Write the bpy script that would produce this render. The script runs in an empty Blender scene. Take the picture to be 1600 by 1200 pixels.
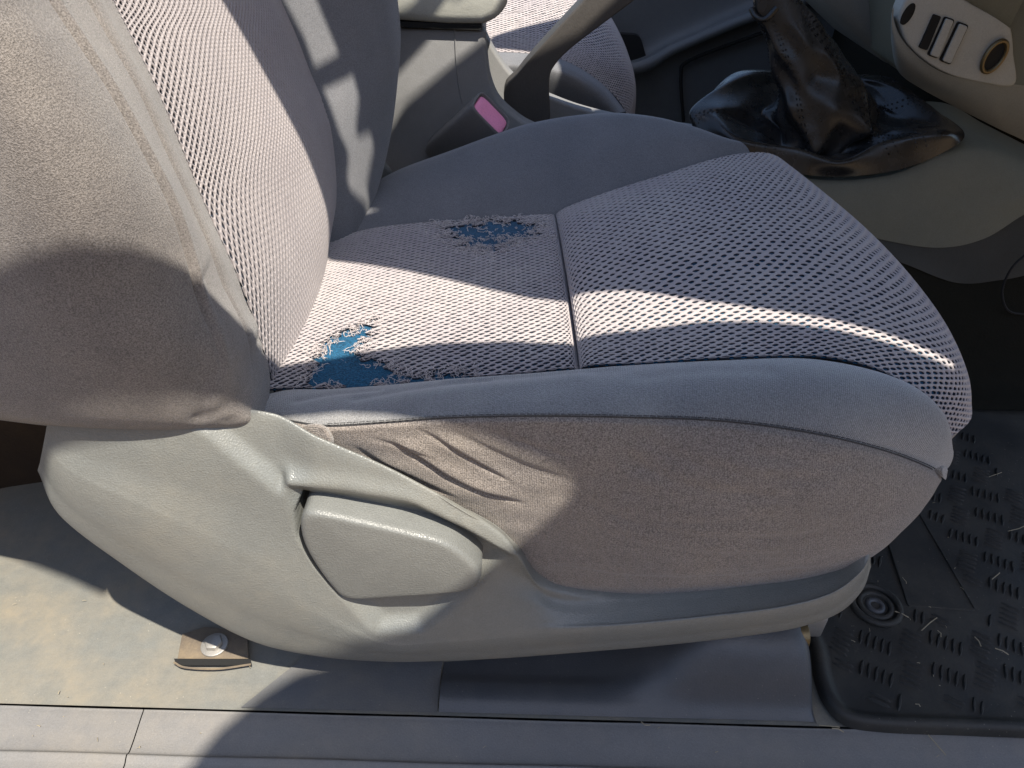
import bpy, bmesh, math, random
import numpy as np
from mathutils import Vector, noise, Matrix

random.seed(7)
rng = np.random.default_rng(7)
scene = bpy.context.scene
COL = scene.collection
R = math.radians

# ------------------------------------------------------------------ camera
cam_d = bpy.data.cameras.new('camera')
cam = bpy.data.objects.new('camera', cam_d)
COL.objects.link(cam)
PITCH, ROLL = R(37), R(1.6)
_f = Vector((0, math.cos(PITCH), -math.sin(PITCH)))
_u0 = Vector((0, math.sin(PITCH), math.cos(PITCH)))
_r0 = Vector((1, 0, 0))
_r = _r0 * math.cos(ROLL) + _u0 * math.sin(ROLL)
_u = _u0 * math.cos(ROLL) - _r0 * math.sin(ROLL)
M = Matrix((_r, _u, -_f)).transposed().to_4x4()
M.translation = Vector((0, -0.28, 0.63))
cam.matrix_world = M
cam_d.sensor_width = 36
cam_d.lens = 36 * 1160 / 1600
cam_d.clip_start = 0.02
cam_d.clip_end = 500
scene.camera = cam

# ------------------------------------------------------------------ sky, sun, exposure
SUN = Vector((0.32, -0.42, 1.0)).normalized()
world = bpy.data.worlds.new('World')
scene.world = world
world.use_nodes = True
wn = world.node_tree.nodes
wl = world.node_tree.links
bg = wn['Background']
sky = wn.new('ShaderNodeTexSky')
sky.sky_type = 'NISHITA'
sky.sun_disc = False
sky.dust_density = 1.1
sky.ozone_density = 1.25
sky.sun_elevation = math.asin(SUN.z)
sky.sun_rotation = math.atan2(SUN.x, SUN.y)
wl.new(sky.outputs[0], bg.inputs[0])
bg.inputs[1].default_value = 0.12
sun_d = bpy.data.lights.new('sun', 'SUN')
sun_d.energy = 4.7
sun_d.angle = R(0.53)
sun_d.color = (1.0, 0.93, 0.81)
sun = bpy.data.objects.new('sun', sun_d)
COL.objects.link(sun)
sun.rotation_euler = (-SUN).to_track_quat('-Z', 'Y').to_euler()
sun.location = (1, -2, 4)
vs = scene.view_settings
vs.view_transform = 'Standard'
vs.look = 'None'
vs.exposure = 0.8
vs.gamma = 1.0
vs.use_curve_mapping = False
scene.cycles.use_denoising = True

# ------------------------------------------------------------------ helpers
def tag(o, label=None, cat=None, group=None, kind=None):
    if label: o['label'] = label
    if cat: o['category'] = cat
    if group: o['group'] = group
    if kind: o['kind'] = kind
    return o

def empty(name, loc=(0, 0, 0)):
    o = bpy.data.objects.new(name, None)
    COL.objects.link(o)
    o.location = loc
    o.empty_display_size = 0.05
    return o

def link(name, me, mat=None, parent=None, smooth=True):
    if mat: me.materials.append(mat)
    if smooth:
        me.polygons.foreach_set('use_smooth', [True] * len(me.polygons))
    me.update()
    o = bpy.data.objects.new(name, me)
    COL.objects.link(o)
    if parent:
        o.parent = parent
        if parent.type == 'EMPTY':
            o.matrix_parent_inverse = Matrix.Translation(-parent.location)
    return o

def mesh_raw(name, V, F):
    me = bpy.data.meshes.new(name)
    me.from_pydata([tuple(map(float, v)) for v in V], [], [tuple(int(i) for i in f) for f in F])
    return me

def cr(P, n):
    """Catmull-Rom through P along axis 0, n samples."""
    P = np.asarray(P, float)
    m = len(P)
    if m == 2:
        t = np.linspace(0, 1, n).reshape((-1,) + (1,) * (P.ndim - 1))
        return P[0] * (1 - t) + P[1] * t
    E = np.concatenate([[2 * P[0] - P[1]], P, [2 * P[-1] - P[-2]]])
    t = np.linspace(0, m - 1, n)
    i = np.minimum(t.astype(int), m - 2)
    f = (t - i).reshape((-1,) + (1,) * (P.ndim - 1))
    a, b, c, d = E[i], E[i + 1], E[i + 2], E[i + 3]
    return 0.5 * (2 * b + (c - a) * f + (2 * a - 5 * b + 4 * c - d) * f ** 2 + (3 * b - a - 3 * c + d) * f ** 3)

def surf(ctrl, nu, nv):
    g = cr(np.asarray(ctrl, float), nu)
    return cr(g.transpose(1, 0, 2), nv).transpose(1, 0, 2)

def normals(G):
    n = np.cross(np.gradient(G, axis=0), np.gradient(G, axis=1))
    return n / np.maximum(np.linalg.norm(n, axis=2, keepdims=True), 1e-9)

def grid(name, G, mat, parent=None, face=None, close=False):
    """a sheet from a grid of points; face = rough outward direction"""
    nu, nv = G.shape[:2]
    idx = np.arange(nu * nv).reshape(nu, nv)
    if close:
        idx = np.concatenate([idx, idx[:, :1]], axis=1)
    q = np.stack([idx[:-1, :-1], idx[1:, :-1], idx[1:, 1:], idx[:-1, 1:]], -1).reshape(-1, 4)
    if face is not None:
        if np.mean(normals(G), axis=(0, 1)) @ np.array(face) < 0:
            q = q[:, ::-1]
    me = bpy.data.meshes.new(name)
    me.vertices.add(nu * nv)
    me.vertices.foreach_set('co', G.reshape(-1))
    nf = len(q)
    me.loops.add(nf * 4)
    me.loops.foreach_set('vertex_index', q.reshape(-1))
    me.polygons.add(nf)
    me.polygons.foreach_set('loop_start', np.arange(nf) * 4)
    me.polygons.foreach_set('loop_total', np.full(nf, 4))
    lu = np.concatenate([[0], np.cumsum(np.linalg.norm(np.diff(G[:, nv // 2], axis=0), axis=1))])
    lv = np.concatenate([[0], np.cumsum(np.linalg.norm(np.diff(G[nu // 2], axis=0), axis=1))])
    UV = np.stack(np.meshgrid(lu, lv, indexing='ij'), -1).reshape(-1, 2)
    me.update(calc_edges=True)
    uvl = me.uv_layers.new(name='UVMap')
    uvl.data.foreach_set('uv', UV[q.reshape(-1) % (nu * nv)].reshape(-1))
    me.validate()
    return link(name, me, mat, parent)

def tube_mesh(path, rad, seg=8, cap=True):
    P = np.asarray(path, float)
    n = len(P)
    rad = np.broadcast_to(np.asarray(rad, float), (n,))
    T = np.gradient(P, axis=0)
    T /= np.maximum(np.linalg.norm(T, axis=1, keepdims=True), 1e-9)
    up = np.array([0, 0, 1.0]) if abs(T[0][2]) < 0.9 else np.array([1.0, 0, 0])
    V = []
    a = np.cross(T[0], up); a /= np.linalg.norm(a)
    for k in range(n):
        a = a - T[k] * (a @ T[k]); a /= max(np.linalg.norm(a), 1e-9)
        b = np.cross(T[k], a)
        for j in range(seg):
            th = 2 * math.pi * j / seg
            V.append(P[k] + rad[k] * (math.cos(th) * a + math.sin(th) * b))
    F = [(k * seg + j, k * seg + (j + 1) % seg, (k + 1) * seg + (j + 1) % seg, (k + 1) * seg + j)
         for k in range(n - 1) for j in range(seg)]
    if cap:
        F += [tuple(range(seg))[::-1], tuple((n - 1) * seg + j for j in range(seg))]
    return V, F

class MB:
    def __init__(s): s.V, s.F = [], []
    def add(s, V, F):
        o = len(s.V); s.V += [tuple(v) for v in V]; s.F += [tuple(i + o for i in f) for f in F]; return s
    def tube(s, path, r, seg=8): return s.add(*tube_mesh(path, r, seg))
    def prism(s, poly, ext):
        """poly: 3-D ring, ext: offset vector"""
        n = len(poly)
        V = [tuple(p) for p in poly] + [tuple(np.array(p) + np.array(ext)) for p in poly]
        F = [tuple(range(n))[::-1], tuple(range(n, 2 * n))] + [(i, (i + 1) % n, n + (i + 1) % n, n + i) for i in range(n)]
        return s.add(V, F)
    def box(s, c, d):
        x, y, z = c; a, b, e = (k / 2 for k in d)
        return s.prism([(x - a, y - b, z - e), (x + a, y - b, z - e), (x + a, y + b, z - e), (x - a, y + b, z - e)], (0, 0, 2 * e))
    def build(s, name, mat, parent=None, bevel=0, seg=2, smooth=True):
        me = mesh_raw(name, s.V, s.F)
        bm = bmesh.new(); bm.from_mesh(me)
        bmesh.ops.recalc_face_normals(bm, faces=bm.faces)
        if bevel:
            ed = [e for e in bm.edges if len(e.link_faces) == 2 and e.calc_face_angle(0) > 0.5]
            bmesh.ops.bevel(bm, geom=ed, offset=bevel, segments=seg, profile=0.5, affect='EDGES', clamp_overlap=True)
        bm.to_mesh(me); bm.free()
        o = link(name, me, mat, parent, smooth)
        if smooth:
            try:
                me.set_sharp_from_angle(angle=R(50))
            except Exception:
                pass
        return o

def seg_dist(px, pz, a, b):
    ax, az = a; bx, bz = b
    dx, dz = bx - ax, bz - az
    t = np.clip(((px - ax) * dx + (pz - az) * dz) / (dx * dx + dz * dz + 1e-12), 0, 1)
    return np.hypot(px - ax - t * dx, pz - az - t * dz)

def poly_sdf(px, pz, poly):
    """negative inside"""
    d = np.full(np.shape(px), 1e9); ins = np.zeros(np.shape(px), bool)
    n = len(poly)
    for i in range(n):
        a, b = poly[i], poly[(i + 1) % n]
        d = np.minimum(d, seg_dist(px, pz, a, b))
        c = ((a[1] > pz) != (b[1] > pz)) & (px < (b[0] - a[0]) * (pz - a[1]) / (b[1] - a[1] + 1e-12) + a[0])
        ins ^= c
    return np.where(ins, -d, d)

def line_dist(px, pz, pts):
    d = np.full(np.shape(px), 1e9)
    for a, b in zip(pts[:-1], pts[1:]):
        d = np.minimum(d, seg_dist(px, pz, a, b))
    return d

def line_sdist(px, pz, pts):
    d = np.full(np.shape(px), 1e9); sg = np.ones(np.shape(px))
    for a, b in zip(pts[:-1], pts[1:]):
        k = seg_dist(px, pz, a, b); c = (b[0] - a[0]) * (pz - a[1]) - (b[1] - a[1]) * (px - a[0])
        sg = np.where(k < d, np.sign(c), sg); d = np.minimum(d, k)
    return d * sg

def sstep(x, a, b):
    t = np.clip((x - a) / (b - a), 0, 1); return t * t * (3 - 2 * t)

def smooth_closed(pts, n):
    P = np.asarray(pts, float); m = len(P)
    E = np.concatenate([P[-1:], P, P[:2]])
    t = np.linspace(0, m, n, endpoint=False); i = t.astype(int); f = (t - i)[:, None]
    a, b, c, d = E[i], E[i + 1], E[i + 2], E[i + 3]
    return 0.5 * (2 * b + (c - a) * f + (2 * a - 5 * b + 4 * c - d) * f ** 2 + (3 * b - a - 3 * c + d) * f ** 3)

def pillow(name, outline, axis, depth, mat, parent=None, rings=10, rad=0.006, bulge=0.0, back=0.0):
    """rounded slab from a closed 3-D outline: rings shrink to the middle and rise along axis"""
    P = np.asarray(outline, float); c = P.mean(0); ax = np.asarray(axis, float)
    n = len(P)
    size = np.linalg.norm(P - c, axis=1).mean()
    rows = [P - ax * back]
    for k in range(5):
        a = (k / 4) * math.pi / 2
        s = 1 - rad / size * (1 - math.cos(math.pi / 2 - a)) if k else 1.0
        s = 1 - rad / size * (1 - math.cos(a))
        rows.append(c + (P - c) * s + ax * (depth - rad + rad * math.sin(a)))
    s0 = 1 - rad / size
    for k in range(1, rings + 1):
        s = s0 * (1 - k / rings)
        rows.append(c + (P - c) * max(s, 0.002) + ax * (depth + bulge * (1 - (s / s0) ** 2)))
    G = np.array(rows)
    o = grid(name, G, mat, parent, close=True)
    bm = bmesh.new(); bm.from_mesh(o.data); bmesh.ops.recalc_face_normals(bm, faces=bm.faces)
    avg = sum((f.normal for f in bm.faces), Vector())
    if avg.dot(Vector(axis)) < 0: bmesh.ops.reverse_faces(bm, faces=bm.faces)
    bm.to_mesh(o.data); bm.free()
    return o

# ------------------------------------------------------------------ materials
def nmat(name):
    m = bpy.data.materials.new(name); m.use_nodes = True
    nt = m.node_tree; b = nt.nodes['Principled BSDF']
    return m, nt, b

def noise_node(nt, scale, detail=3, rough=0.6, vec=None):
    n = nt.nodes.new('ShaderNodeTexNoise'); n.inputs['Scale'].default_value = scale
    n.inputs['Detail'].default_value = detail; n.inputs['Roughness'].default_value = rough
    if vec is not None: nt.links.new(vec, n.inputs['Vector'])
    return n

def ramp(nt, src, stops):
    r = nt.nodes.new('ShaderNodeValToRGB')
    el = r.color_ramp.elements
    while len(el) < len(stops): el.new(0.5)
    for e, (p, c) in zip(el, stops):
        e.position = p; e.color = (*c, 1)
    nt.links.new(src, r.inputs[0]); return r

def mix(nt, fac, a, b, mode='MIX'):
    n = nt.nodes.new('ShaderNodeMix'); n.data_type = 'RGBA'; n.blend_type = mode
    for s, v in ((n.inputs[0], fac), (n.inputs[6], a), (n.inputs[7], b)):
        if isinstance(v, bpy.types.NodeSocket): nt.links.new(v, s)
        elif isinstance(v, (int, float)): s.default_value = v
        else: s.default_value = (*v, 1)
    return n.outputs[2]

def bump(nt, b, height, strength, dist, chain=None):
    n = nt.nodes.new('ShaderNodeBump'); n.inputs['Strength'].default_value = strength
    n.inputs['Distance'].default_value = dist
    nt.links.new(height, n.inputs['Height'])
    if chain is not None: nt.links.new(chain, n.inputs['Normal'])
    nt.links.new(n.outputs[0], b.inputs['Normal'])
    return n.outputs[0]

def obj_co(nt):
    return nt.nodes.new('ShaderNodeTexCoord').outputs['Object']

def fabric(name, col, col2, grain=1100, sheen=0.25, rib=0.0, dirt=None, spk=0.5, fb=0.7):
    m, nt, b = nmat(name); co = obj_co(nt)
    big = noise_node(nt, 14, 4, 0.6, co)
    fine = noise_node(nt, grain, 2, 0.7, co)
    c = mix(nt, ramp(nt, big.outputs[0], [(0.35, (0, 0, 0)), (0.7, (1, 1, 1))]).outputs[0], col, col2)
    sp = ramp(nt, fine.outputs[0], [(0.36, (max(0, 1 - spk),) * 3), (0.64, (1 + spk * 0.9,) * 3)])
    c = mix(nt, 0.9, c, sp.outputs[0], 'MULTIPLY')
    if dirt:
        dn = noise_node(nt, 9, 5, 0.65, co)
        c = mix(nt, ramp(nt, dn.outputs[0], [(0.5, (0, 0, 0)), (0.78, (0.6, 0.6, 0.6))]).outputs[0], c, dirt)
    nt.links.new(c, b.inputs['Base Color'])
    b.inputs['Roughness'].default_value = 0.9
    b.inputs['Specular IOR Level'].default_value = 0.06
    b.inputs['Sheen Weight'].default_value = sheen
    b.inputs['Sheen Roughness'].default_value = 0.45
    nb = bump(nt, b, fine.outputs[0], fb, 0.0012)
    if rib:
        uv = nt.nodes.new('ShaderNodeTexCoord').outputs['UV']
        w = nt.nodes.new('ShaderNodeTexWave'); w.inputs['Scale'].default_value = rib
        w.inputs['Distortion'].default_value = 0.6; w.inputs['Detail'].default_value = 1
        nt.links.new(uv, w.inputs['Vector'])
        bump(nt, b, w.outputs['Fac'], 0.35, 0.0006, nb)
    return m

def plastic(name, col, rough=0.42, grain=700, gstr=0.25, dust=None, dust_amt=0.5, dust_scale=7, spec=0.5, fleck=0.0, wear=0.12):
    m, nt, b = nmat(name); co = obj_co(nt)
    v = nt.nodes.new('ShaderNodeTexVoronoi'); v.inputs['Scale'].default_value = grain
    nt.links.new(co, v.inputs['Vector'])
    big = noise_node(nt, dust_scale, 5, 0.62, co)
    mid = noise_node(nt, 60, 4, 0.7, co)
    lo = tuple(k * (1 - wear) for k in col); hi = tuple(min(1, k * (1 + wear)) for k in col)
    c = mix(nt, mid.outputs[0], lo, hi)
    fg = noise_node(nt, 900, 2, 0.6, co)
    c = mix(nt, 1.0, c, ramp(nt, fg.outputs[0], [(0.35, (0.91,) * 3), (0.65, (1.07,) * 3)]).outputs[0], 'MULTIPLY')
    if dust:
        f = ramp(nt, big.outputs[0], [(0.38, (0, 0, 0)), (0.72, (dust_amt,) * 3)])
        g = ramp(nt, mid.outputs[0], [(0.3, (0.4,) * 3), (0.7, (1, 1, 1))])
        c = mix(nt, mix(nt, 1.0, f.outputs[0], g.outputs[0], 'MULTIPLY'), c, dust)
    if fleck:
        fl = nt.nodes.new('ShaderNodeTexVoronoi'); fl.inputs['Scale'].default_value = 190
        nt.links.new(co, fl.inputs['Vector'])
        ff = ramp(nt, fl.outputs['Distance'], [(0.0, (1, 1, 1)), (fleck, (0, 0, 0))])
        gate = ramp(nt, noise_node(nt, 25, 3, 0.6, co).outputs[0], [(0.5, (0, 0, 0)), (0.62, (1, 1, 1))])
        c = mix(nt, mix(nt, 1.0, ff.outputs[0], gate.outputs[0], 'MULTIPLY'), c, (0.42, 0.38, 0.3))
    nt.links.new(c, b.inputs['Base Color'])
    rr = ramp(nt, big.outputs[0], [(0.3, (rough,) * 3), (0.75, (min(1, rough + 0.25),) * 3)])
    nt.links.new(rr.outputs[0], b.inputs['Roughness'])
    b.inputs['Specular IOR Level'].default_value = spec
    nb = bump(nt, b, v.outputs['Distance'], gstr, 0.0006)
    bump(nt, b, mid.outputs[0], 0.12, 0.002, nb)
    return m

MAT = {}
MAT['velour'] = fabric('velour_grey', (0.165, 0.168, 0.18), (0.20, 0.20, 0.21), 1100, 0.3, spk=0.22, fb=0.4)
MAT['skirt'] = fabric('skirt_fabric', (0.225, 0.20, 0.185), (0.275, 0.24, 0.21), 950, 0.35, rib=180, dirt=(0.27, 0.235, 0.195))
MAT['bolster'] = fabric('bolster_fabric', (0.21, 0.209, 0.212), (0.26, 0.255, 0.25), 1000, 0.8, rib=200, dirt=(0.36, 0.36, 0.335), spk=0.3)
MAT['backside'] = fabric('back_side_fabric', (0.175, 0.16, 0.152), (0.24, 0.216, 0.196), 1150, 0.3, spk=0.4)
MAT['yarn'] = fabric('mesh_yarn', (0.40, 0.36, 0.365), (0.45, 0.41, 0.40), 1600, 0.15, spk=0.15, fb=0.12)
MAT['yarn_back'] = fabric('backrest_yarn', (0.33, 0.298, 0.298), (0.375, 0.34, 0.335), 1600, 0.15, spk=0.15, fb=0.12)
MAT['underlay'] = fabric('blue_underlay', (0.010, 0.075, 0.15), (0.02, 0.105, 0.195), 700, 0.25)
MAT['thread'] = fabric('loose_thread', (0.56, 0.50, 0.49), (0.64, 0.58, 0.56), 1500, 0.2)
MAT['spacer'] = fabric('spacer_shadow_yarn', (0.05, 0.055, 0.07), (0.07, 0.07, 0.085), 1500, 0.0)  # hole walls coloured dark in place of shade inside the mesh
MAT['rust'] = plastic('rusty_bracket', (0.15, 0.12, 0.09), 0.8, 300, 0.3, dust=(0.30, 0.23, 0.14), dust_amt=0.9, dust_scale=40)
MAT['buckle'] = plastic('buckle_housing', (0.17, 0.16, 0.155), 0.5, 500, 0.15)
MAT['stitch'] = fabric('dark_stitch', (0.07, 0.07, 0.075), (0.09, 0.09, 0.09), 1500, 0.1)
MAT['cover'] = plastic('grey_seat_plastic', (0.188, 0.195, 0.186), 0.30, 800, 0.4, dust=(0.30, 0.265, 0.20), dust_amt=0.4, dust_scale=9, fleck=0.05, wear=0.10)
MAT['lever'] = plastic('lever_plastic', (0.18, 0.184, 0.175), 0.30, 800, 0.4)
MAT['dark'] = plastic('black_void', (0.012, 0.012, 0.012), 0.8, 300, 0.1)
MAT['floor'] = plastic('vinyl_floor', (0.18, 0.182, 0.168), 0.55, 500, 0.2, dust=(0.29, 0.24, 0.165), dust_amt=0.85, dust_scale=11, fleck=0.14, wear=0.2)
MAT['sill'] = plastic('sill_plastic', (0.18, 0.178, 0.178), 0.5, 600, 0.2, dust=(0.30, 0.25, 0.18), dust_amt=0.4, fleck=0.12)
MAT['trim'] = plastic('dark_trim', (0.07, 0.074, 0.082), 0.34, 600, 0.2, dust=(0.13, 0.115, 0.10), dust_amt=0.4, fleck=0.12)
MAT['floor_shade'] = plastic('shaded_floor_plastic', (0.125, 0.127, 0.13), 0.45, 600, 0.2, dust=(0.22, 0.185, 0.135), dust_amt=0.6, dust_scale=13, fleck=0.12)  # darker floor tone standing in for the shade under the seat base
MAT['mat'] = plastic('rubber_mat', (0.021, 0.0215, 0.021), 0.55, 400, 0.3, dust=(0.085, 0.075, 0.058), dust_amt=0.7, dust_scale=14, fleck=0.11)
MAT['console'] = plastic('console_plastic', (0.22, 0.22, 0.222), 0.5, 500, 0.15)
MAT['handbrake'] = plastic('handbrake_vinyl', (0.075, 0.068, 0.062), 0.5, 400, 0.2)
MAT['lid'] = plastic('console_lid_plastic', (0.45, 0.45, 0.40), 0.45, 500, 0.15)
MAT['tunnel'] = plastic('tunnel_plastic', (0.145, 0.148, 0.118), 0.5, 500, 0.15)
MAT['fascia'] = plastic('fascia_plastic', (0.27, 0.275, 0.255), 0.5, 500, 0.12)  # same plastic as the switch panel, coloured darker for its shaded underside
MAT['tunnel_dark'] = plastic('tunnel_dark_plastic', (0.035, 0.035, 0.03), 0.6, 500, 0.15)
MAT['carpet'] = plastic('dark_carpet', (0.016, 0.015, 0.011), 0.95, 300, 0.6, spec=0.1)
MAT['dash'] = plastic('dash_plastic', (0.20, 0.205, 0.195), 0.5, 500, 0.15)
MAT['panel'] = plastic('switch_panel_plastic', (0.40, 0.405, 0.385), 0.5, 500, 0.12)
MAT['door'] = plastic('far_door_trim', (0.12, 0.125, 0.13), 0.45, 500, 0.15)
MAT['brass'] = plastic('tarnished_metal', (0.20, 0.15, 0.08), 0.35, 300, 0.1)
MAT['brass'].node_tree.nodes['Principled BSDF'].inputs['Metallic'].default_value = 0.8
MAT['steel'] = plastic('zinc_steel', (0.45, 0.44, 0.42), 0.4, 300, 0.1, dust=(0.35, 0.27, 0.16), dust_amt=0.6)
MAT['steel'].node_tree.nodes['Principled BSDF'].inputs['Metallic'].default_value = 0.6
MAT['pink'] = plastic('pink_button', (0.98, 0.32, 0.52), 0.4, 200, 0.05)
MAT['brown'] = plastic('dusty_carpet', (0.04, 0.025, 0.016), 0.9, 300, 0.5, dust=(0.07, 0.045, 0.025), dust_amt=0.8, dust_scale=20)
MAT['straw'] = plastic('dry_straw', (0.34, 0.29, 0.20), 0.7, 300, 0.1)
MAT['paint'] = plastic('body_paint', (0.5, 0.5, 0.5), 0.3, 100, 0.02)
MAT['ground'] = plastic('dry_earth', (0.20, 0.145, 0.095), 0.95, 60, 0.5, dust=(0.24, 0.185, 0.125), dust_amt=0.8, spec=0.1)

def leather():
    m, nt, b = nmat('black_leather'); co = obj_co(nt)
    v = nt.nodes.new('ShaderNodeTexVoronoi'); v.inputs['Scale'].default_value = 500
    nt.links.new(co, v.inputs['Vector'])
    n = noise_node(nt, 30, 4, 0.6, co)
    nt.links.new(ramp(nt, n.outputs[0], [(0.3, (0.010, 0.010, 0.011)), (0.8, (0.028, 0.027, 0.026))]).outputs[0], b.inputs['Base Color'])
    nt.links.new(ramp(nt, n.outputs[0], [(0.3, (0.20,) * 3), (0.8, (0.36,) * 3)]).outputs[0], b.inputs['Roughness'])
    b.inputs['Specular IOR Level'].default_value = 0.5
    nb = bump(nt, b, v.outputs['Distance'], 0.12, 0.0005)
    pass
    return m
MAT['leather'] = leather()

# ------------------------------------------------------------------ the setting
def plain(name, V, F, mat, kind='structure'):
    o = link(name, mesh_raw(name, V, F), mat, None, False); tag(o, kind=kind); return o

gy = [-60, -9, -6, -4.6, -3.8, -3.0, -2.2, 0, 60]; gz = [3.6, 3.5, 3.1, 2.0, 0.7, -0.35, -0.62, -0.62, -0.62]  # rise behind the camera is an added unseen bank that warms low light
plain('ground', [(x, y, z) for y, z in zip(gy, gz) for x in (-60, 60)], [(2 * i, 2 * i + 1, 2 * i + 3, 2 * i + 2) for i in range(8)], MAT['ground'])

# vinyl cabin floor, gently uneven, inside the sill
xs = np.linspace(-1.0, 0.75, 220); ys = np.linspace(0.0665, 1.45, 150)
X, Y = np.meshgrid(xs, ys, indexing='ij')
Z = 0.0015 * np.sin(X * 17) * np.cos(Y * 23) - 0.012 * sstep(Y, 0.10, 0.5)
grid('floor', np.stack([X, Y, Z], -1), MAT['floor'], None, (0, 0, 1))['kind'] = 'structure'

# door sill: two scuff-plate lengths with ridges, meeting at a slanted joint
def sill(name, x0, x1, sl, label):
    t = np.array([-0.16, -0.13, -0.1, -0.07, -0.04, -0.012, 0.006, 0.016, 0.0195, 0.023, 0.0265, 0.036, 0.048, 0.060, 0.0635, 0.0636])
    h = np.array([-0.12, -0.05, -0.02, -0.008, -0.003, 0.0, 0.0005, 0.001, 0.0025, 0.0035, 0.001, 0.0008, 0.002, 0.003, 0.001, -0.02])
    tt = cr(np.stack([t, h], -1), 150)
    a = np.linspace(0, 1, 160)
    G = np.zeros((160, 150, 3))
    G[..., 1] = tt[None, :, 0]; G[..., 2] = tt[None, :, 1]
    xa = x0 + (sl * (tt[:, 0] - 0.0636) if sl and x0 > -0.9 else 0 * tt[:, 0])
    xb = x1 + (sl * (tt[:, 0] - 0.0636) if sl and x0 < -0.9 else 0 * tt[:, 0])
    G[..., 0] = xa[None] * (1 - a[:, None]) + xb[None] * a[:, None]
    G[..., 2] += 0.0006 * np.sin(G[..., 0] * 31) * np.sin(G[..., 1] * 60)
    o = grid(name, G, MAT['sill'], None, (0, 0, 1)); tag(o, label, 'sill trim'); return o
sill('sill_trim', -1.0, -0.3153, -0.06, 'short sunlit grey sill trim length left of the slanted joint')
sill('sill_trim', -0.3143, 0.8, -0.06, 'long ridged grey door sill trim running under the seat and mat')

# ------------------------------------------------------------------ driver seat
seat = empty('driver_seat', (0.05, 0.33, 0.0))
tag(seat, 'grey fabric driver seat with mesh centre panels, blue worn patches and plastic side cover', 'car seat')

# edge lines shared by neighbouring panels (rear to front)
NE_R = [(-0.2215, 0.1466, 0.2860), (-0.1807, 0.1620, 0.2870), (-0.1449, 0.1636, 0.2870), (-0.0976, 0.1706, 0.2870), (-0.0492, 0.1763, 0.2900), (-0.0002, 0.1789, 0.2940), (0.0438, 0.1830, 0.2980)]
FE_R = [(-0.2332, 0.3857, 0.2840), (-0.1891, 0.4194, 0.2850), (-0.1397, 0.4437, 0.2880), (-0.0797, 0.4537, 0.2910), (-0.0186, 0.4608, 0.2940), (0.0346, 0.4636, 0.2980)]

def resample(P, n): return cr(P, n)

def ruled(A, B, n, crown=0.0, cdir=(0, 0, 1), rows=7):
    """control rows from edge A to edge B with a crown between"""
    A = np.asarray(A); B = np.asarray(B)
    out = []
    for t in np.linspace(0, 1, rows):
        out.append(A * (1 - t) + B * t + np.asarray(cdir) * crown * math.sin(math.pi * t) ** 0.8)
    return np.array(out).transpose(1, 0, 2)

# rear centre panel
rearN = resample(NE_R, 9); rearF = resample(FE_R, 9)
rearN = np.concatenate([rearN, [rearN[-1] + (0.006, 0.0, -0.003), rearN[-1] + (0.0095, 0.0, -0.010)]])
rearF = np.concatenate([rearF, [rearF[-1] + (0.006, 0.0, -0.003), rearF[-1] + (0.0095, 0.0, -0.010)]])
C_rear = ruled(rearN, rearF, 9, 0.004)
S_rear = surf(C_rear, 320, 260)

# front centre panel, rolling over the front of the cushion
fN = [tuple(rearN[-1] + (0.001, 0, 0.0))] + [(0.0555, 0.1791, 0.3030), (0.0945, 0.1711, 0.3130), (0.1404, 0.1692, 0.3200), (0.1871, 0.1704, 0.3230), (0.2305, 0.1732, 0.3220), (0.2699, 0.1708, 0.3140), (0.3007, 0.1637, 0.2990), (0.3202, 0.1576, 0.2800), (0.3329, 0.1550, 0.2570)]
_c6 = np.array((0.2688, 0.5024, 0.3560))
fF = [tuple(rearF[-1] + (0.001, 0, 0.0))] + [(0.0466, 0.4630, 0.3030), (0.0964, 0.4754, 0.3200), (0.1574, 0.4895, 0.3360), (0.2048, 0.4994, 0.3490), (0.2380, 0.5018, 0.3560)] + [tuple(_c6), tuple(_c6 + (.022, -.004, -.014)), tuple(_c6 + (.036, -.008, -.045)), tuple(_c6 + (.040, -.012, -.09))]
tt = [0, .1, .25, .45, .65, .85, 1]
prof_x = np.array([0, .040, .054, .052, .040, .019, 0])
prof_z = np.array([0, .006, .010, .012, .010, .005, 0])
wx = [0, 0, 0, .05, .15, .35, .65, .95, 1.0, 1.0]
wz = [.3, .8, 1, 1, .9, .7, .5, .3, .1, 0]
C_front = np.zeros((10, 7, 3))
for i in range(10):
    for j, t in enumerate(tt):
        C_front[i, j] = np.array(fN[i]) * (1 - t) + np.array(fF[i]) * t + (prof_x[j] * wx[i], 0, prof_z[j] * wz[i])
S_front = surf(C_front, 420, 320)

# backrest centre panel (bottom to top)
bN = [(-0.1809, 0.1720, 0.2578), (-0.1840, 0.1720, 0.2981), (-0.1901, 0.1720, 0.3653), (-0.2043, 0.1760, 0.4242), (-0.2120, 0.1800, 0.4588), (-0.2206, 0.1850, 0.4937), (-0.2307, 0.1900, 0.5246), (-0.2383, 0.1950, 0.5433), (-0.2476, 0.2000, 0.5746)]
bF = [(-0.2000, 0.4000, 0.2445), (-0.1916, 0.4050, 0.2827), (-0.1807, 0.4200, 0.3281), (-0.1797, 0.4300, 0.3843), (-0.1858, 0.4350, 0.4169), (-0.1948, 0.4380, 0.4435), (-0.2036, 0.4400, 0.4740), (-0.2128, 0.4400, 0.5023), (-0.2274, 0.4400, 0.5504)]
C_back = ruled(bN, bF, 9, 0.012, (1, 0, 0.2))
S_back = surf(C_back, 420, 280)

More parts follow.
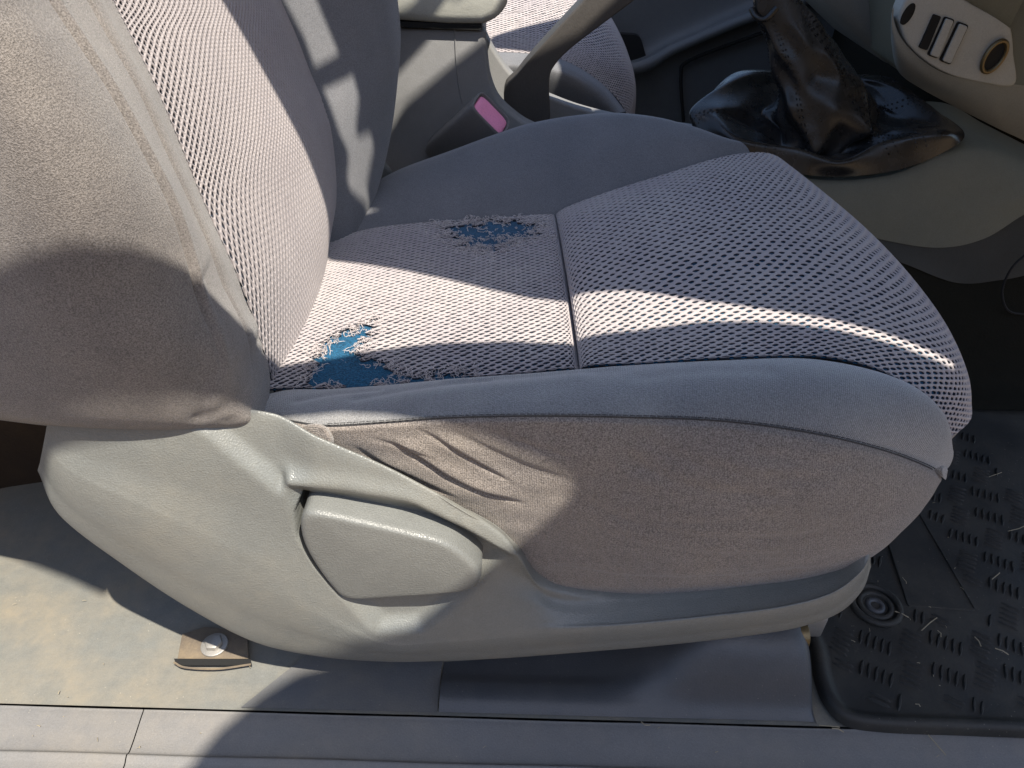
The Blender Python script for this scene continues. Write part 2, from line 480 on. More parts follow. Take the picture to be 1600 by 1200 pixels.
# worn patches on the rear panel, in metres on the cushion plane
WEAR_A = [(-0.0762, 0.4445, 0.2910), (-0.0457, 0.4543, 0.2910), (-0.0049, 0.4580, 0.2920), (0.0209, 0.4443, 0.2940), (0.0232, 0.4083, 0.2940), (-0.0037, 0.3880, 0.2920), (-0.0253, 0.3731, 0.2920), (-0.0536, 0.3925, 0.2910), (-0.0734, 0.4143, 0.2910)]
WEAR_B = [(-0.1582, 0.1673, 0.2880), (-0.1564, 0.1934, 0.2880), (-0.1512, 0.2210, 0.2890), (-0.1397, 0.2369, 0.2890), (-0.1192, 0.2549, 0.2890), (-0.1200, 0.2283, 0.2890), (-0.1260, 0.2094, 0.2890), (-0.1054, 0.1962, 0.2890), (-0.0792, 0.1800, 0.2880), (-0.0299, 0.1830, 0.2900), (-0.0320, 0.1762, 0.2900), (-0.0782, 0.1715, 0.2870), (-0.1233, 0.1646, 0.2870)]
WA = [(p[0], p[1]) for p in WEAR_A]; WB = [(p[0], p[1]) for p in WEAR_B]

def wear(x, y):
    """negative = knit worn away; metres"""
    a = poly_sdf(x, y, WA); b = poly_sdf(x, y, WB)
    nz = np.array([noise.noise((float(i) * 150, float(j) * 150, 3.1)) + 0.7 * noise.noise((float(i) * 380, float(j) * 380, 9.0)) for i, j in zip(x, y)])
    return np.minimum(a + 0.0035 + 0.017 * nz, b + 0.0005 + 0.006 * nz)

def perforated(name, S, L, h, size, mat, parent, out, wearfn=None, up=0.0006, deep=0.0022, K=12, skew=0.0):
    """knitted spacer mesh: staggered holes with rounded strands between, on the surface S"""
    nu, nv = S.shape[:2]
    N = normals(S)
    if np.mean(N, axis=(0, 1)) @ np.array(out) < 0: N = -N
    LU = np.linalg.norm(np.diff(S[:, nv // 2], axis=0), axis=1).sum()
    LV = np.linalg.norm(np.diff(S[nu // 2], axis=0), axis=1).sum()
    ci, cj = np.meshgrid(np.arange(-1, int(LU / L) + 2), np.arange(-1, int(LV / h) + 2), indexing='ij')
    cu = (ci * L + (cj % 2) * L / 2).ravel(); cv = (cj * h).ravel().astype(float)
    keep = (cu > -L * .3) & (cu < LU + L * .3) & (cv > -h * .3) & (cv < LV + h * .3)
    cu, cv = cu[keep], cv[keep]

    def ev(u, v, off):
        a = np.clip(u / LU, 0, 1) * (nu - 1); b = np.clip(v / LV, 0, 1) * (nv - 1)
        i = np.minimum(a.astype(int), nu - 2); j = np.minimum(b.astype(int), nv - 2)
        fa = (a - i)[..., None]; fb = (b - j)[..., None]
        def bl(A): return (A[i, j] * (1 - fa) * (1 - fb) + A[i + 1, j] * fa * (1 - fb) + A[i, j + 1] * (1 - fa) * fb + A[i + 1, j + 1] * fa * fb)
        n = bl(N); n /= np.maximum(np.linalg.norm(n, axis=-1, keepdims=True), 1e-9)
        return bl(S) + n * np.asarray(off)[..., None]

    C = ev(cu, cv, np.zeros(len(cu)))
    jit = rng.normal(0, 1, (len(cu), 4)); C_all, w_all = C, None
    if wearfn is not None:
        w = wearfn(C[:, 0], C[:, 1]); w_all = w; sel = w > 0
        cu, cv, C, jit, w = cu[sel], cv[sel], C[sel], jit[sel], w[sel]
    else:
        w = np.full(len(cu), 1.0)
    n = len(cu)
    rx, ry = size(cu / LU, cv / LV)
    torn = 1 - sstep(w, 0.0, 0.010)
    rx = np.clip(rx * (1 + 0.10 * jit[:, 0]) + torn * 0.10, 0.06, 0.44) * L
    ry = np.clip(ry * (1 + 0.12 * jit[:, 1]) + torn * 0.12, 0.05, 0.80) * h
    hexv = np.array([(L / 2, 0), (0, h), (-L / 2, 0), (0, -h)])
    bd = []
    for k in range(4):
        bd += [hexv[k], (2 * hexv[k] + hexv[(k + 1) % 4]) / 3, (hexv[k] + 2 * hexv[(k + 1) % 4]) / 3]
    bd = np.array(bd); ang = np.arctan2(bd[:, 1] / h, bd[:, 0] / L)
    BU = cu[:, None] + bd[None, :, 0]; BV = cv[:, None] + bd[None, :, 1]
    ca, sa = np.cos(ang)[None], np.sin(ang)[None]
    du = jit[:, 2:3] * 0.03 * L; dv = jit[:, 3:4] * 0.04 * h
    HU = cu[:, None] + rx[:, None] * ca + du + skew * ry[:, None] * sa; HV = cv[:, None] + ry[:, None] * sa + dv
    MU = (BU + HU) / 2; MV = (BV + HV) / 2
    B = ev(BU, BV, np.full(BU.shape, up * 0.9)); Mi = ev(MU, MV, np.full(BU.shape, up * 0.75))
    H = ev(HU, HV, np.full(BU.shape, -up * 0.6)); D = ev(HU, HV, np.full(BU.shape, -deep))
    key = np.round(np.stack([BU, BV], -1).reshape(-1, 2) * 2e4).astype(np.int64)
    _, first, inv = np.unique(key, axis=0, return_index=True, return_inverse=True)
    inv = np.asarray(inv).reshape(n, K)
    nb = len(first)
    V = np.concatenate([B.reshape(-1, 3)[first], Mi.reshape(-1, 3), H.reshape(-1, 3), D.reshape(-1, 3)])
    base = np.arange(n * K).reshape(n, K)
    mi = nb + base; hi = nb + n * K + base; di = nb + 2 * n * K + base
    Q = []
    for P1, P2 in ((inv, mi), (mi, hi), (hi, di)):
        Q.append(np.stack([P1, np.roll(P1, -1, 1), np.roll(P2, -1, 1), P2], -1).reshape(-1, 4))
    q = np.concatenate(Q)
    me = bpy.data.meshes.new(name)
    me.vertices.add(len(V)); me.vertices.foreach_set('co', V.reshape(-1))
    me.loops.add(len(q) * 4); me.loops.foreach_set('vertex_index', q.reshape(-1).astype(np.int32))
    me.polygons.add(len(q)); me.polygons.foreach_set('loop_start', np.arange(len(q)) * 4)
    me.polygons.foreach_set('loop_total', np.full(len(q), 4))
    me.update(calc_edges=True); me.validate()
    fn = np.zeros(len(me.polygons) * 3); me.polygons.foreach_get('normal', fn)
    if fn.reshape(-1, 3).mean(0) @ np.array(out) < 0: me.flip_normals()
    o = link(name, me, mat, parent)
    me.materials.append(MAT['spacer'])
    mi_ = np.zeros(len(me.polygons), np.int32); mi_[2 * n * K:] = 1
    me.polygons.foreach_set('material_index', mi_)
    # blue spacer layer underneath
    u = grid('underlay', S[::2, ::2] - N[::2, ::2] * 0.0020, MAT['underlay'], o, out)
    return o, C_all, w_all

def size_cush(front):
    def f(u, v):
        e = np.exp(-v / 0.13) if not front else np.exp(-v / (0.10 + 0.10 * u))
        return (0.255 + 0.05 * e, 0.33 + 0.16 * e) if front else (0.305 + 0.02 * e, 0.42 + 0.12 * e)
    return f
def size_back(u, v):
    e = np.exp(-v / 0.10)
    return 0.30 - 0.01 * e, 0.20 + 0.36 * e * (1 - 0.6 * u)

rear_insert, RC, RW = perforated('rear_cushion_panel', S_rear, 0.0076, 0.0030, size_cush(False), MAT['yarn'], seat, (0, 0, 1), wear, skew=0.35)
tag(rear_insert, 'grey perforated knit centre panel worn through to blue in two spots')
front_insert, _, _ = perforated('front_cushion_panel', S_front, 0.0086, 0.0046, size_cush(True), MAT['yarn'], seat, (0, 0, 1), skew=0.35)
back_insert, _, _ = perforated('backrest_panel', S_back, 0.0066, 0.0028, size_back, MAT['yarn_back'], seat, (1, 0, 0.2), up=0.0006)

# frayed ends round the worn patches
fr = MB()
def thread(p, a, ln, r, curl, n=6, rise=0.0003):
    path = [p.copy()]; z0 = p[2]
    for s in range(n):
        a += random.gauss(curl, 0.45)
        p = p + np.array([math.cos(a) * ln / n, math.sin(a) * ln / n, random.gauss(rise, 0.0006)])
        p[2] = min(max(p[2], z0 - 0.0022), z0 + 0.0022)
        path.append(p.copy())
    fr.tube(path, np.interp(np.linspace(0, 1, n + 1), [0, .3, .8, 1], [r, r * 1.1, r * .8, r * .2]), 4)
sA = poly_sdf(RC[:, 0], RC[:, 1], WA); sB = poly_sdf(RC[:, 0], RC[:, 1], WB)
yA0, yA1 = min(p[1] for p in WA), max(p[1] for p in WA)
for (cx, cy, cz), w, a_, b_ in zip(RC, RW, sA, sB):
    base = np.array([cx, cy, cz])
    if a_ < b_ and w < 0.012 and a_ < 0.02:
        dens = 5 if abs(w) < 0.005 else (2.0 if w < 0 else 1.6)
        if w < -0.004 and cy > yA0 + 0.5 * (yA1 - yA0): dens = 0.3
        for _ in range(np.random.default_rng(int(1e5 * (cx + 2 * cy))).poisson(dens)):
            thread(base + (random.gauss(0, .003), random.gauss(0, .002), -0.0004 if w > 0 else -0.0016), random.uniform(0, 6.28), random.uniform(.006, .014), random.uniform(.00025, .00048), random.choice((-.55, .55)), 9)
    elif w < 0.009 and b_ < 0.02:
        dens = 5 if -0.003 < w < 0.004 else (0.08 if w < 0 else 1.8)
        for _ in range(np.random.default_rng(int(1e5 * (cx + 2 * cy))).poisson(dens)):
            thread(base + (random.gauss(0, .0025), random.gauss(0, .002), -0.0004 if w > 0 else -0.0018), random.uniform(0, 6.28), random.uniform(.004, .010), random.uniform(.00016, .00034), random.gauss(0, .35), 8)
o = fr.build('frayed_threads', MAT['thread'], rear_insert); o['kind'] = 'stuff'

# near side bolster: top panel between the seam and the mesh
SEAM = np.array([(-0.1783, 0.1180, 0.2958), (-0.1511, 0.1060, 0.3010), (-0.1234, 0.1000, 0.3026), (-0.0846, 0.0980, 0.3085), (-0.0416, 0.0970, 0.3148), (0.0132, 0.0960, 0.3192), (0.0761, 0.0960, 0.3204), (0.1396, 0.0970, 0.3186), (0.2024, 0.1000, 0.3078), (0.2592, 0.1080, 0.2876), (0.3050, 0.1220, 0.2609), (0.3356, 0.1420, 0.2329)])
EDGE = np.array([(-0.1976, 0.1464, 0.2870), (-0.1710, 0.1616, 0.2870), (-0.1401, 0.1639, 0.2870), (-0.0975, 0.1698, 0.2870), (-0.0491, 0.1754, 0.2900), (0.0145, 0.1799, 0.2950), (0.0855, 0.1726, 0.3105), (0.1544, 0.1691, 0.3205), (0.2213, 0.1734, 0.3215), (0.2784, 0.1710, 0.3100), (0.3098, 0.1627, 0.2910), (0.3326, 0.1565, 0.2570)])
EDGE = EDGE + np.array([0, 0.002, -0.0018])
crownv = np.array([0.004, .006, .009, .011, .012, .012, .012, .013, .014, .016, .016, .010])
rows = []
for t in (0, .2, .4, .6, .8, 1):
    k = math.sin(math.pi * t) ** 0.8
    outd = np.stack([np.where(np.arange(12) > 8, 0.5, 0.0) * crownv, -0.25 * crownv, crownv], -1)
    rows.append(SEAM * (1 - t) + EDGE * t + outd * k)
G = surf(np.array(rows).transpose(1, 0, 2), 420, 110)
# seam tuck and soft wrinkles near the back
lv = np.linspace(0, 1, 110)[None, :]; w_ = np.linalg.norm(SEAM - EDGE, axis=1); wid = cr(w_[:, None], 420)
d = lv * wid
Nn = normals(G); Nn = np.where((Nn[..., 2:3] > 0), Nn, -Nn)
disp = -0.0030 * np.exp(-(d / 0.0028) ** 2) - 0.0015 * np.exp(-((wid - d) / 0.004) ** 2)
for pts, amp, wd in (
    ([(-0.1083, 0.1284, 0.2980), (-0.0731, 0.1378, 0.3000), (-0.0184, 0.1471, 0.3040)], -.0016, .006),
    ([(-0.0710, 0.1212, 0.3000), (-0.0177, 0.1308, 0.3040), (0.0458, 0.1403, 0.3080)], .0016, .010),
    ([(-0.0467, 0.1511, 0.3000), (-0.0000, 0.1542, 0.3040), (0.0744, 0.1559, 0.3100)], .0014, .006),
    ([(-0.1507, 0.1311, 0.2920), (-0.1295, 0.1406, 0.2940), (-0.0972, 0.1435, 0.2970)], -.0014, .005),
    ([(0.0899, 0.1347, 0.3150), (0.1350, 0.1406, 0.3200), (0.1789, 0.1405, 0.3250)], -.0010, .008)):
    disp = disp + amp * np.exp(-(line_dist(G[..., 0], G[..., 1], [(p[0], p[1]) for p in pts]) / wd) ** 2)
G_top = G + Nn * disp[..., None]
near_top = grid('bolster_top', G_top, MAT['bolster'], seat, (0, -0.3, 1))

# near side skirt below the seam
BOT = np.array([(-0.2067, 0.1350, 0.2229), (-0.1788, 0.1320, 0.2060), (-0.1442, 0.1280, 0.1863), (-0.1001, 0.1240, 0.1676), (-0.0483, 0.1180, 0.1502), (0.0262, 0.1130, 0.1186), (0.0997, 0.1055, 0.1258), (0.1773, 0.1060, 0.1336), (0.2474, 0.1090, 0.1492), (0.2854, 0.1140, 0.1661), (0.3170, 0.1300, 0.1976), (0.3375, 0.1450, 0.2259)])
bul = np.array([0.0, .002, .003, .004, .005, .008, .015, .018, .018, .014, .008, .001])
rows = []
for t in (0, .12, .3, .5, .7, .88, 1):
    k = math.sin(math.pi * t) ** 0.7
    rows.append(SEAM * (1 - t) + BOT * t + np.stack([0.3 * bul * (np.arange(12) > 8), -bul, 0 * bul], -1) * k)
G = surf(np.array(rows).transpose(1, 0, 2), 460, 220)
wid = cr(np.linalg.norm(SEAM - BOT, axis=1)[:, None], 460); d = np.linspace(0, 1, 220)[None] * wid
disp = -0.0030 * np.exp(-(d / 0.0028) ** 2)
def crease(pts, amp, wd):
    """a one-sided fold: steep below, easing off above"""
    q = cr(np.array([(p[0], p[2]) for p in pts]), 14)
    ld = line_sdist(G[..., 0], G[..., 2], [tuple(k) for k in q])
    e = np.minimum(np.hypot(G[..., 0] - q[0][0], G[..., 2] - q[0][1]), np.hypot(G[..., 0] - q[-1][0], G[..., 2] - q[-1][1]))
    f = sstep(e, 0.001, 0.035)
    return f * amp * (np.where(ld > 0, np.exp(-(ld / (3.2 * wd)) ** 2), np.exp(-(ld / wd) ** 2)) * 0.75 - 0.9 * np.exp(-((ld + 1.2 * wd) / (1.0 * wd)) ** 2))
for pts, a, wd in (
    ([(-0.0664, 0.0900, 0.3110), (-0.0456, 0.0880, 0.2978), (-0.0209, 0.0850, 0.2781), (0.0111, 0.0840, 0.2571)], .0022, .0022),
    ([(-0.0841, 0.0900, 0.3002), (-0.0593, 0.0870, 0.2777), (-0.0290, 0.0850, 0.2545), (0.0185, 0.0840, 0.2394)], .0034, .0026),
    ([(-0.1098, 0.0980, 0.2934), (-0.0912, 0.0940, 0.2741), (-0.0652, 0.0900, 0.2562), (-0.0294, 0.0880, 0.2371)], .0028, .0030),
    ([(-0.0452, 0.0900, 0.3139), (-0.0158, 0.0870, 0.2964), (0.0190, 0.0840, 0.2794), (0.0589, 0.0830, 0.2681)], .0012, .0030),
    ([(-0.0243, 0.0900, 0.3147), (0.0139, 0.0870, 0.3009), (0.0571, 0.0840, 0.2892)], .0009, .0030),
    ([(-0.1025, 0.0980, 0.3005), (-0.0678, 0.0900, 0.2882), (-0.0420, 0.0870, 0.2742)], .0014, .0020),
    ([(-0.1178, 0.1000, 0.2843), (-0.1052, 0.0960, 0.2705), (-0.0835, 0.0920, 0.2553)], .0016, .0025),
    ([(0.0672, 0.0850, 0.3158), (0.1041, 0.0820, 0.2870), (0.1583, 0.0810, 0.2721), (0.2202, 0.0850, 0.2730)], .0012, .0060),
    ([(0.0834, 0.0850, 0.3186), (0.1189, 0.0820, 0.3009), (0.1720, 0.0810, 0.2882), (0.2354, 0.0880, 0.2839)], .0010, .0060),
    ([(0.0461, 0.0820, 0.2624), (0.1073, 0.0820, 0.2346), (0.1771, 0.0830, 0.2283), (0.2414, 0.0900, 0.2360)], .0011, .0050),
    ([(0.0294, 0.0820, 0.2459), (0.0865, 0.0820, 0.2182), (0.1534, 0.0830, 0.2079), (0.2204, 0.0900, 0.2111)], .0009, .0050),
    ([(0.0834, 0.0820, 0.2442), (0.1332, 0.0820, 0.2423), (0.1814, 0.0830, 0.2496)], .0007, .0040),
    ([(0.1434, 0.0850, 0.3075), (0.1945, 0.0820, 0.3009), (0.2539, 0.0940, 0.2873)], .0008, .0060),
    ([(0.0334, 0.0920, 0.1759), (0.1029, 0.0900, 0.1692), (0.1907, 0.0940, 0.1787), (0.2506, 0.1040, 0.1872)], .0010, .0050)):
    disp = disp + crease(pts, a, wd)
nzz = np.array([[noise.noise((float(p[0]) * 22, float(p[2]) * 60, 4.0)) for p in r_[::4]] for r_ in G[::4]])
disp = disp + 0.0013 * cr(cr(nzz, 460).T, 220).T * sstep(d, 0.004, 0.03)
G_sk = G.copy(); G_sk[..., 1] -= disp
side_skirt = grid('side_skirt', G_sk, MAT['skirt'], seat, (0, -1, 0))

# seam stitches
st = MB()
P = cr(SEAM[2:], 700); L_ = np.concatenate([[0], np.cumsum(np.linalg.norm(np.diff(P, axis=0), axis=1))])
s = 0.0
while s < L_[-1] - 0.03:
    a = np.array([np.interp(s, L_, P[:, k]) for k in range(3)]); b = np.array([np.interp(s + 0.0032, L_, P[:, k]) for k in range(3)])
    off = np.array([0, 0.0006, 0.0028])
    st.tube([a + off + (0, .0012, -.001), a * .7 + b * .3 + off, a * .3 + b * .7 + off, b + off + (0, .0012, -.001)], 0.00035, 4)
    s += 0.0045
o = st.build('seam_stitching', MAT['stitch'], near_top); o['kind'] = 'stuff'
grid('seam_line', np.stack([cr(SEAM, 320)[:300] + np.array([0, -0.0005, k * 0.0007 - 0.0005]) + np.array([0, 0.0022, 0]) for k in range(3)], 1), MAT['stitch'], near_top, (0, -1, 0))

# little tucked corner flap by the side cover
T = [(-0.1485, 0.1080, 0.2925), (-0.1339, 0.1040, 0.3022), (-0.1243, 0.1000, 0.3025), (-0.1208, 0.0970, 0.2938), (-0.1257, 0.0980, 0.2811), (-0.1382, 0.1030, 0.2820)]
pillow('corner_flap', smooth_closed(T, 40), (0, -0.8, 0.6), 0.0045, MAT['skirt'], seat, rad=0.0025, bulge=0.001, back=0.006)

# far side bolster
eF = np.array([(-0.1896, 0.4205, 0.2830), (-0.1405, 0.4479, 0.2860), (-0.0802, 0.4580, 0.2890), (-0.0188, 0.4652, 0.2920), (0.0375, 0.4660, 0.2970), (0.0967, 0.4779, 0.3190), (0.1580, 0.4921, 0.3350), (0.2055, 0.5022, 0.3480), (0.2490, 0.5111, 0.3530)])
cF = np.array([(-0.1801, 0.5200, 0.2934), (-0.1381, 0.5400, 0.3109), (-0.0800, 0.5500, 0.3304), (-0.0258, 0.5550, 0.3499), (0.0170, 0.5600, 0.3623), (0.0735, 0.5600, 0.3731), (0.1230, 0.5600, 0.3758), (0.1801, 0.5550, 0.3692), (0.2267, 0.5400, 0.3506)])
rows = [eF + (0, -.002, -.008), eF + (0, 0.004, 0.001)]
for t in (.35, .7):
    rows.append(eF * (1 - t) + cF * t + (0, 0, 0.010 * math.sin(math.pi * t)))
rows += [cF, cF + (0.0, .03, -.012), cF + (0.0, .045, -.05), cF + (-0.01, .048, -.12)]
grid('far_bolster', surf(np.array(rows).transpose(1, 0, 2), 260, 90), MAT['velour'], seat, (0, 0, 1))

# front face under the roll, down to the pan
fr_top = S_front[-1][::16]
rows = [fr_top, fr_top + (-0.012, 0, -0.03), fr_top + (-0.035, 0, -0.065), fr_top + (-0.05, 0, -0.085)]
grid('front_skirt', surf(np.array(rows), 30, 60), MAT['skirt'], seat, (1, 0, 0))
MB().box((0.03, 0.345, 0.13), (0.42, 0.40, 0.09)).build('seat_pan', MAT['dark'], seat, 0.01)
for y in (0.16, 0.52):
    MB().box((0.02, y, 0.035), (0.56, 0.035, 0.03)).build('seat_rail', MAT['steel'], seat, 0.003)
    for x in (-0.16, 0.16):
        MB().box((x, y, 0.068), (0.05, 0.02, 0.05)).build('seat_bracket', MAT['dark'], seat, 0.002)

# backrest near side: inner strip and big side panel
BS = [
 [(-0.1761, 0.1500, 0.2633), (-0.1830, 0.1200, 0.2834), (-0.1995, 0.1100, 0.2890), (-0.2385, 0.1000, 0.2949), (-0.2995, 0.0950, 0.3004), (-0.3905, 0.1000, 0.3058), (-0.5017, 0.1300, 0.2773)],
 [(-0.1732, 0.1280, 0.2919), (-0.1720, 0.0960, 0.3131), (-0.1855, 0.0860, 0.3182), (-0.2204, 0.0740, 0.3248), (-0.2764, 0.0690, 0.3301), (-0.3645, 0.0780, 0.3319), (-0.4705, 0.1080, 0.3042)],
 [(-0.1815, 0.1660, 0.3025), (-0.1761, 0.1220, 0.3412), (-0.1807, 0.0920, 0.3651), (-0.2074, 0.0660, 0.3759), (-0.2575, 0.0580, 0.3799), (-0.3447, 0.0700, 0.3730), (-0.4446, 0.1000, 0.3485)],
 [(-0.1897, 0.1710, 0.3659), (-0.1853, 0.1300, 0.3928), (-0.1876, 0.1020, 0.4111), (-0.2053, 0.0680, 0.4255), (-0.2482, 0.0550, 0.4316), (-0.3264, 0.0700, 0.4245), (-0.4197, 0.1000, 0.4048)],
 [(-0.2038, 0.1750, 0.4246), (-0.1957, 0.1360, 0.4399), (-0.1913, 0.1060, 0.4533), (-0.2036, 0.0700, 0.4689), (-0.2381, 0.0540, 0.4750), (-0.3123, 0.0700, 0.4657), (-0.4003, 0.1000, 0.4498)],
 [(-0.2116, 0.1790, 0.4592), (-0.2048, 0.1400, 0.4734), (-0.1994, 0.1080, 0.4868), (-0.2073, 0.0720, 0.5009), (-0.2360, 0.0550, 0.5060), (-0.3030, 0.0720, 0.4982), (-0.3871, 0.1020, 0.4853)],
 [(-0.2201, 0.1840, 0.4940), (-0.2134, 0.1440, 0.5054), (-0.2082, 0.1100, 0.5150), (-0.2140, 0.0750, 0.5261), (-0.2373, 0.0570, 0.5310), (-0.2961, 0.0740, 0.5248), (-0.3771, 0.1040, 0.5144)],
 [(-0.2302, 0.1890, 0.5248), (-0.2240, 0.1470, 0.5332), (-0.2191, 0.1120, 0.5405), (-0.2214, 0.0770, 0.5495), (-0.2394, 0.0600, 0.5539), (-0.2913, 0.0760, 0.5493), (-0.3696, 0.1060, 0.5411)],
 [(-0.2378, 0.1940, 0.5435), (-0.2313, 0.1500, 0.5511), (-0.2269, 0.1140, 0.5574), (-0.2278, 0.0790, 0.5633), (-0.2436, 0.0620, 0.5658), (-0.2907, 0.0780, 0.5619), (-0.3677, 0.1080, 0.5548)],
 [(-0.2476, 0.2000, 0.5746), (-0.2403, 0.1540, 0.5795), (-0.2360, 0.1180, 0.5833), (-0.2353, 0.0830, 0.5870), (-0.2492, 0.0660, 0.5884), (-0.2910, 0.0820, 0.5857), (-0.3660, 0.1120, 0.5808)]]
G = surf(np.array(BS), 420, 481)
# seams: at column 2 (fraction .4); folds low down in the corner
fr_ = np.linspace(0, 1, 481)[None, :]
Nn = normals(G); Nn = np.where(((Nn @ np.array([0.3, -1, 0]))[..., None] > 0), Nn, -Nn)
disp = -0.0030 * np.exp(-((fr_ - 0.3333) / 0.010) ** 2) + 0.0022 * np.exp(-((fr_ - 0.31) / 0.02) ** 2) - 0.0016 * np.exp(-((fr_ - 0.133) / 0.010) ** 2) + 0.0016 * np.exp(-((fr_ - 0.092) / 0.03) ** 2)
disp = disp * sstep(np.linspace(0, 1, 420), 0.12, 0.36)[:, None]
for pts, amp, wd in (
    ([(-0.1854, 0.1000, 0.4080), (-0.1863, 0.0950, 0.3798), (-0.1893, 0.0900, 0.3446), (-0.1970, 0.0880, 0.3252)], -.0014, .0045),
    ([(-0.1722, 0.1300, 0.3473), (-0.1749, 0.1100, 0.3353), (-0.1863, 0.0950, 0.3279), (-0.1981, 0.0900, 0.3235)], -.0013, .005),
    ([(-0.1740, 0.1300, 0.3260), (-0.1754, 0.1150, 0.3181), (-0.1841, 0.1000, 0.3159)], -.0012, .005),
    ([(-0.1786, 0.1150, 0.3766), (-0.1780, 0.1050, 0.3541), (-0.1867, 0.0950, 0.3357)], .0014, .007)):
    disp = disp + amp * np.exp(-(line_dist(G[..., 0], G[..., 2], [(p[0], p[2]) for p in pts]) / wd) ** 2)
G = G + Nn * disp[..., None]
grid('backrest_strip', G[:, :161], MAT['backside'], seat, (0.5, -1, 0))
grid('backrest_side', G[:, 160:], MAT['backside'], seat, (0, -1, 0))

# backrest far bolster
sF = np.array([(-0.2035, 0.5000, 0.2455), (-0.1964, 0.5300, 0.2614), (-0.1763, 0.5500, 0.2967), (-0.1548, 0.5600, 0.3497), (-0.1402, 0.5650, 0.4008), (-0.1321, 0.5700, 0.4455), (-0.1323, 0.5750, 0.4814), (-0.1372, 0.5800, 0.5381)])
iF = cr(np.array([(-0.1934, 0.4020, 0.2733), (-0.1858, 0.4120, 0.3042), (-0.1804, 0.4220, 0.3340), (-0.1792, 0.4290, 0.3766), (-0.1837, 0.4340, 0.4126), (-0.1938, 0.4380, 0.4418), (-0.2128, 0.4400, 0.5023), (-0.2274, 0.4400, 0.5504)]), 8)
rows = [iF + (-0.012, 0, 0), iF + (0.001, 0.001, 0)]
for t in (.3, .6, .85):
    rows.append(iF * (1 - t) + sF * t + np.array([0.028, -0.006, 0.0]) * math.sin(math.pi * t) ** 0.8)
rows += [sF, sF + (-0.03, 0.018, 0), sF + (-0.09, 0.022, 0), sF + (-0.18, 0.01, 0)]
grid('backrest_far_bolster', surf(np.array(rows).transpose(1, 0, 2), 160, 100), MAT['velour'], seat, (1, 0.3, 0))
# backrest rear shell so that it has depth
rr = np.stack([np.array(BS)[1:, 6] + (-0.02, 0.02, 0)] + [np.array(BS)[1:, 6] * (1 - t) + (np.array(BS)[1:, 6] * (1, 0, 1) + (0, .58, 0)) * t + (-0.04, 0, 0) for t in (.1, .5, .9, 1)], 1)
grid('backrest_rear', surf(rr, 60, 60), MAT['velour'], seat, (-1, 0, 0))

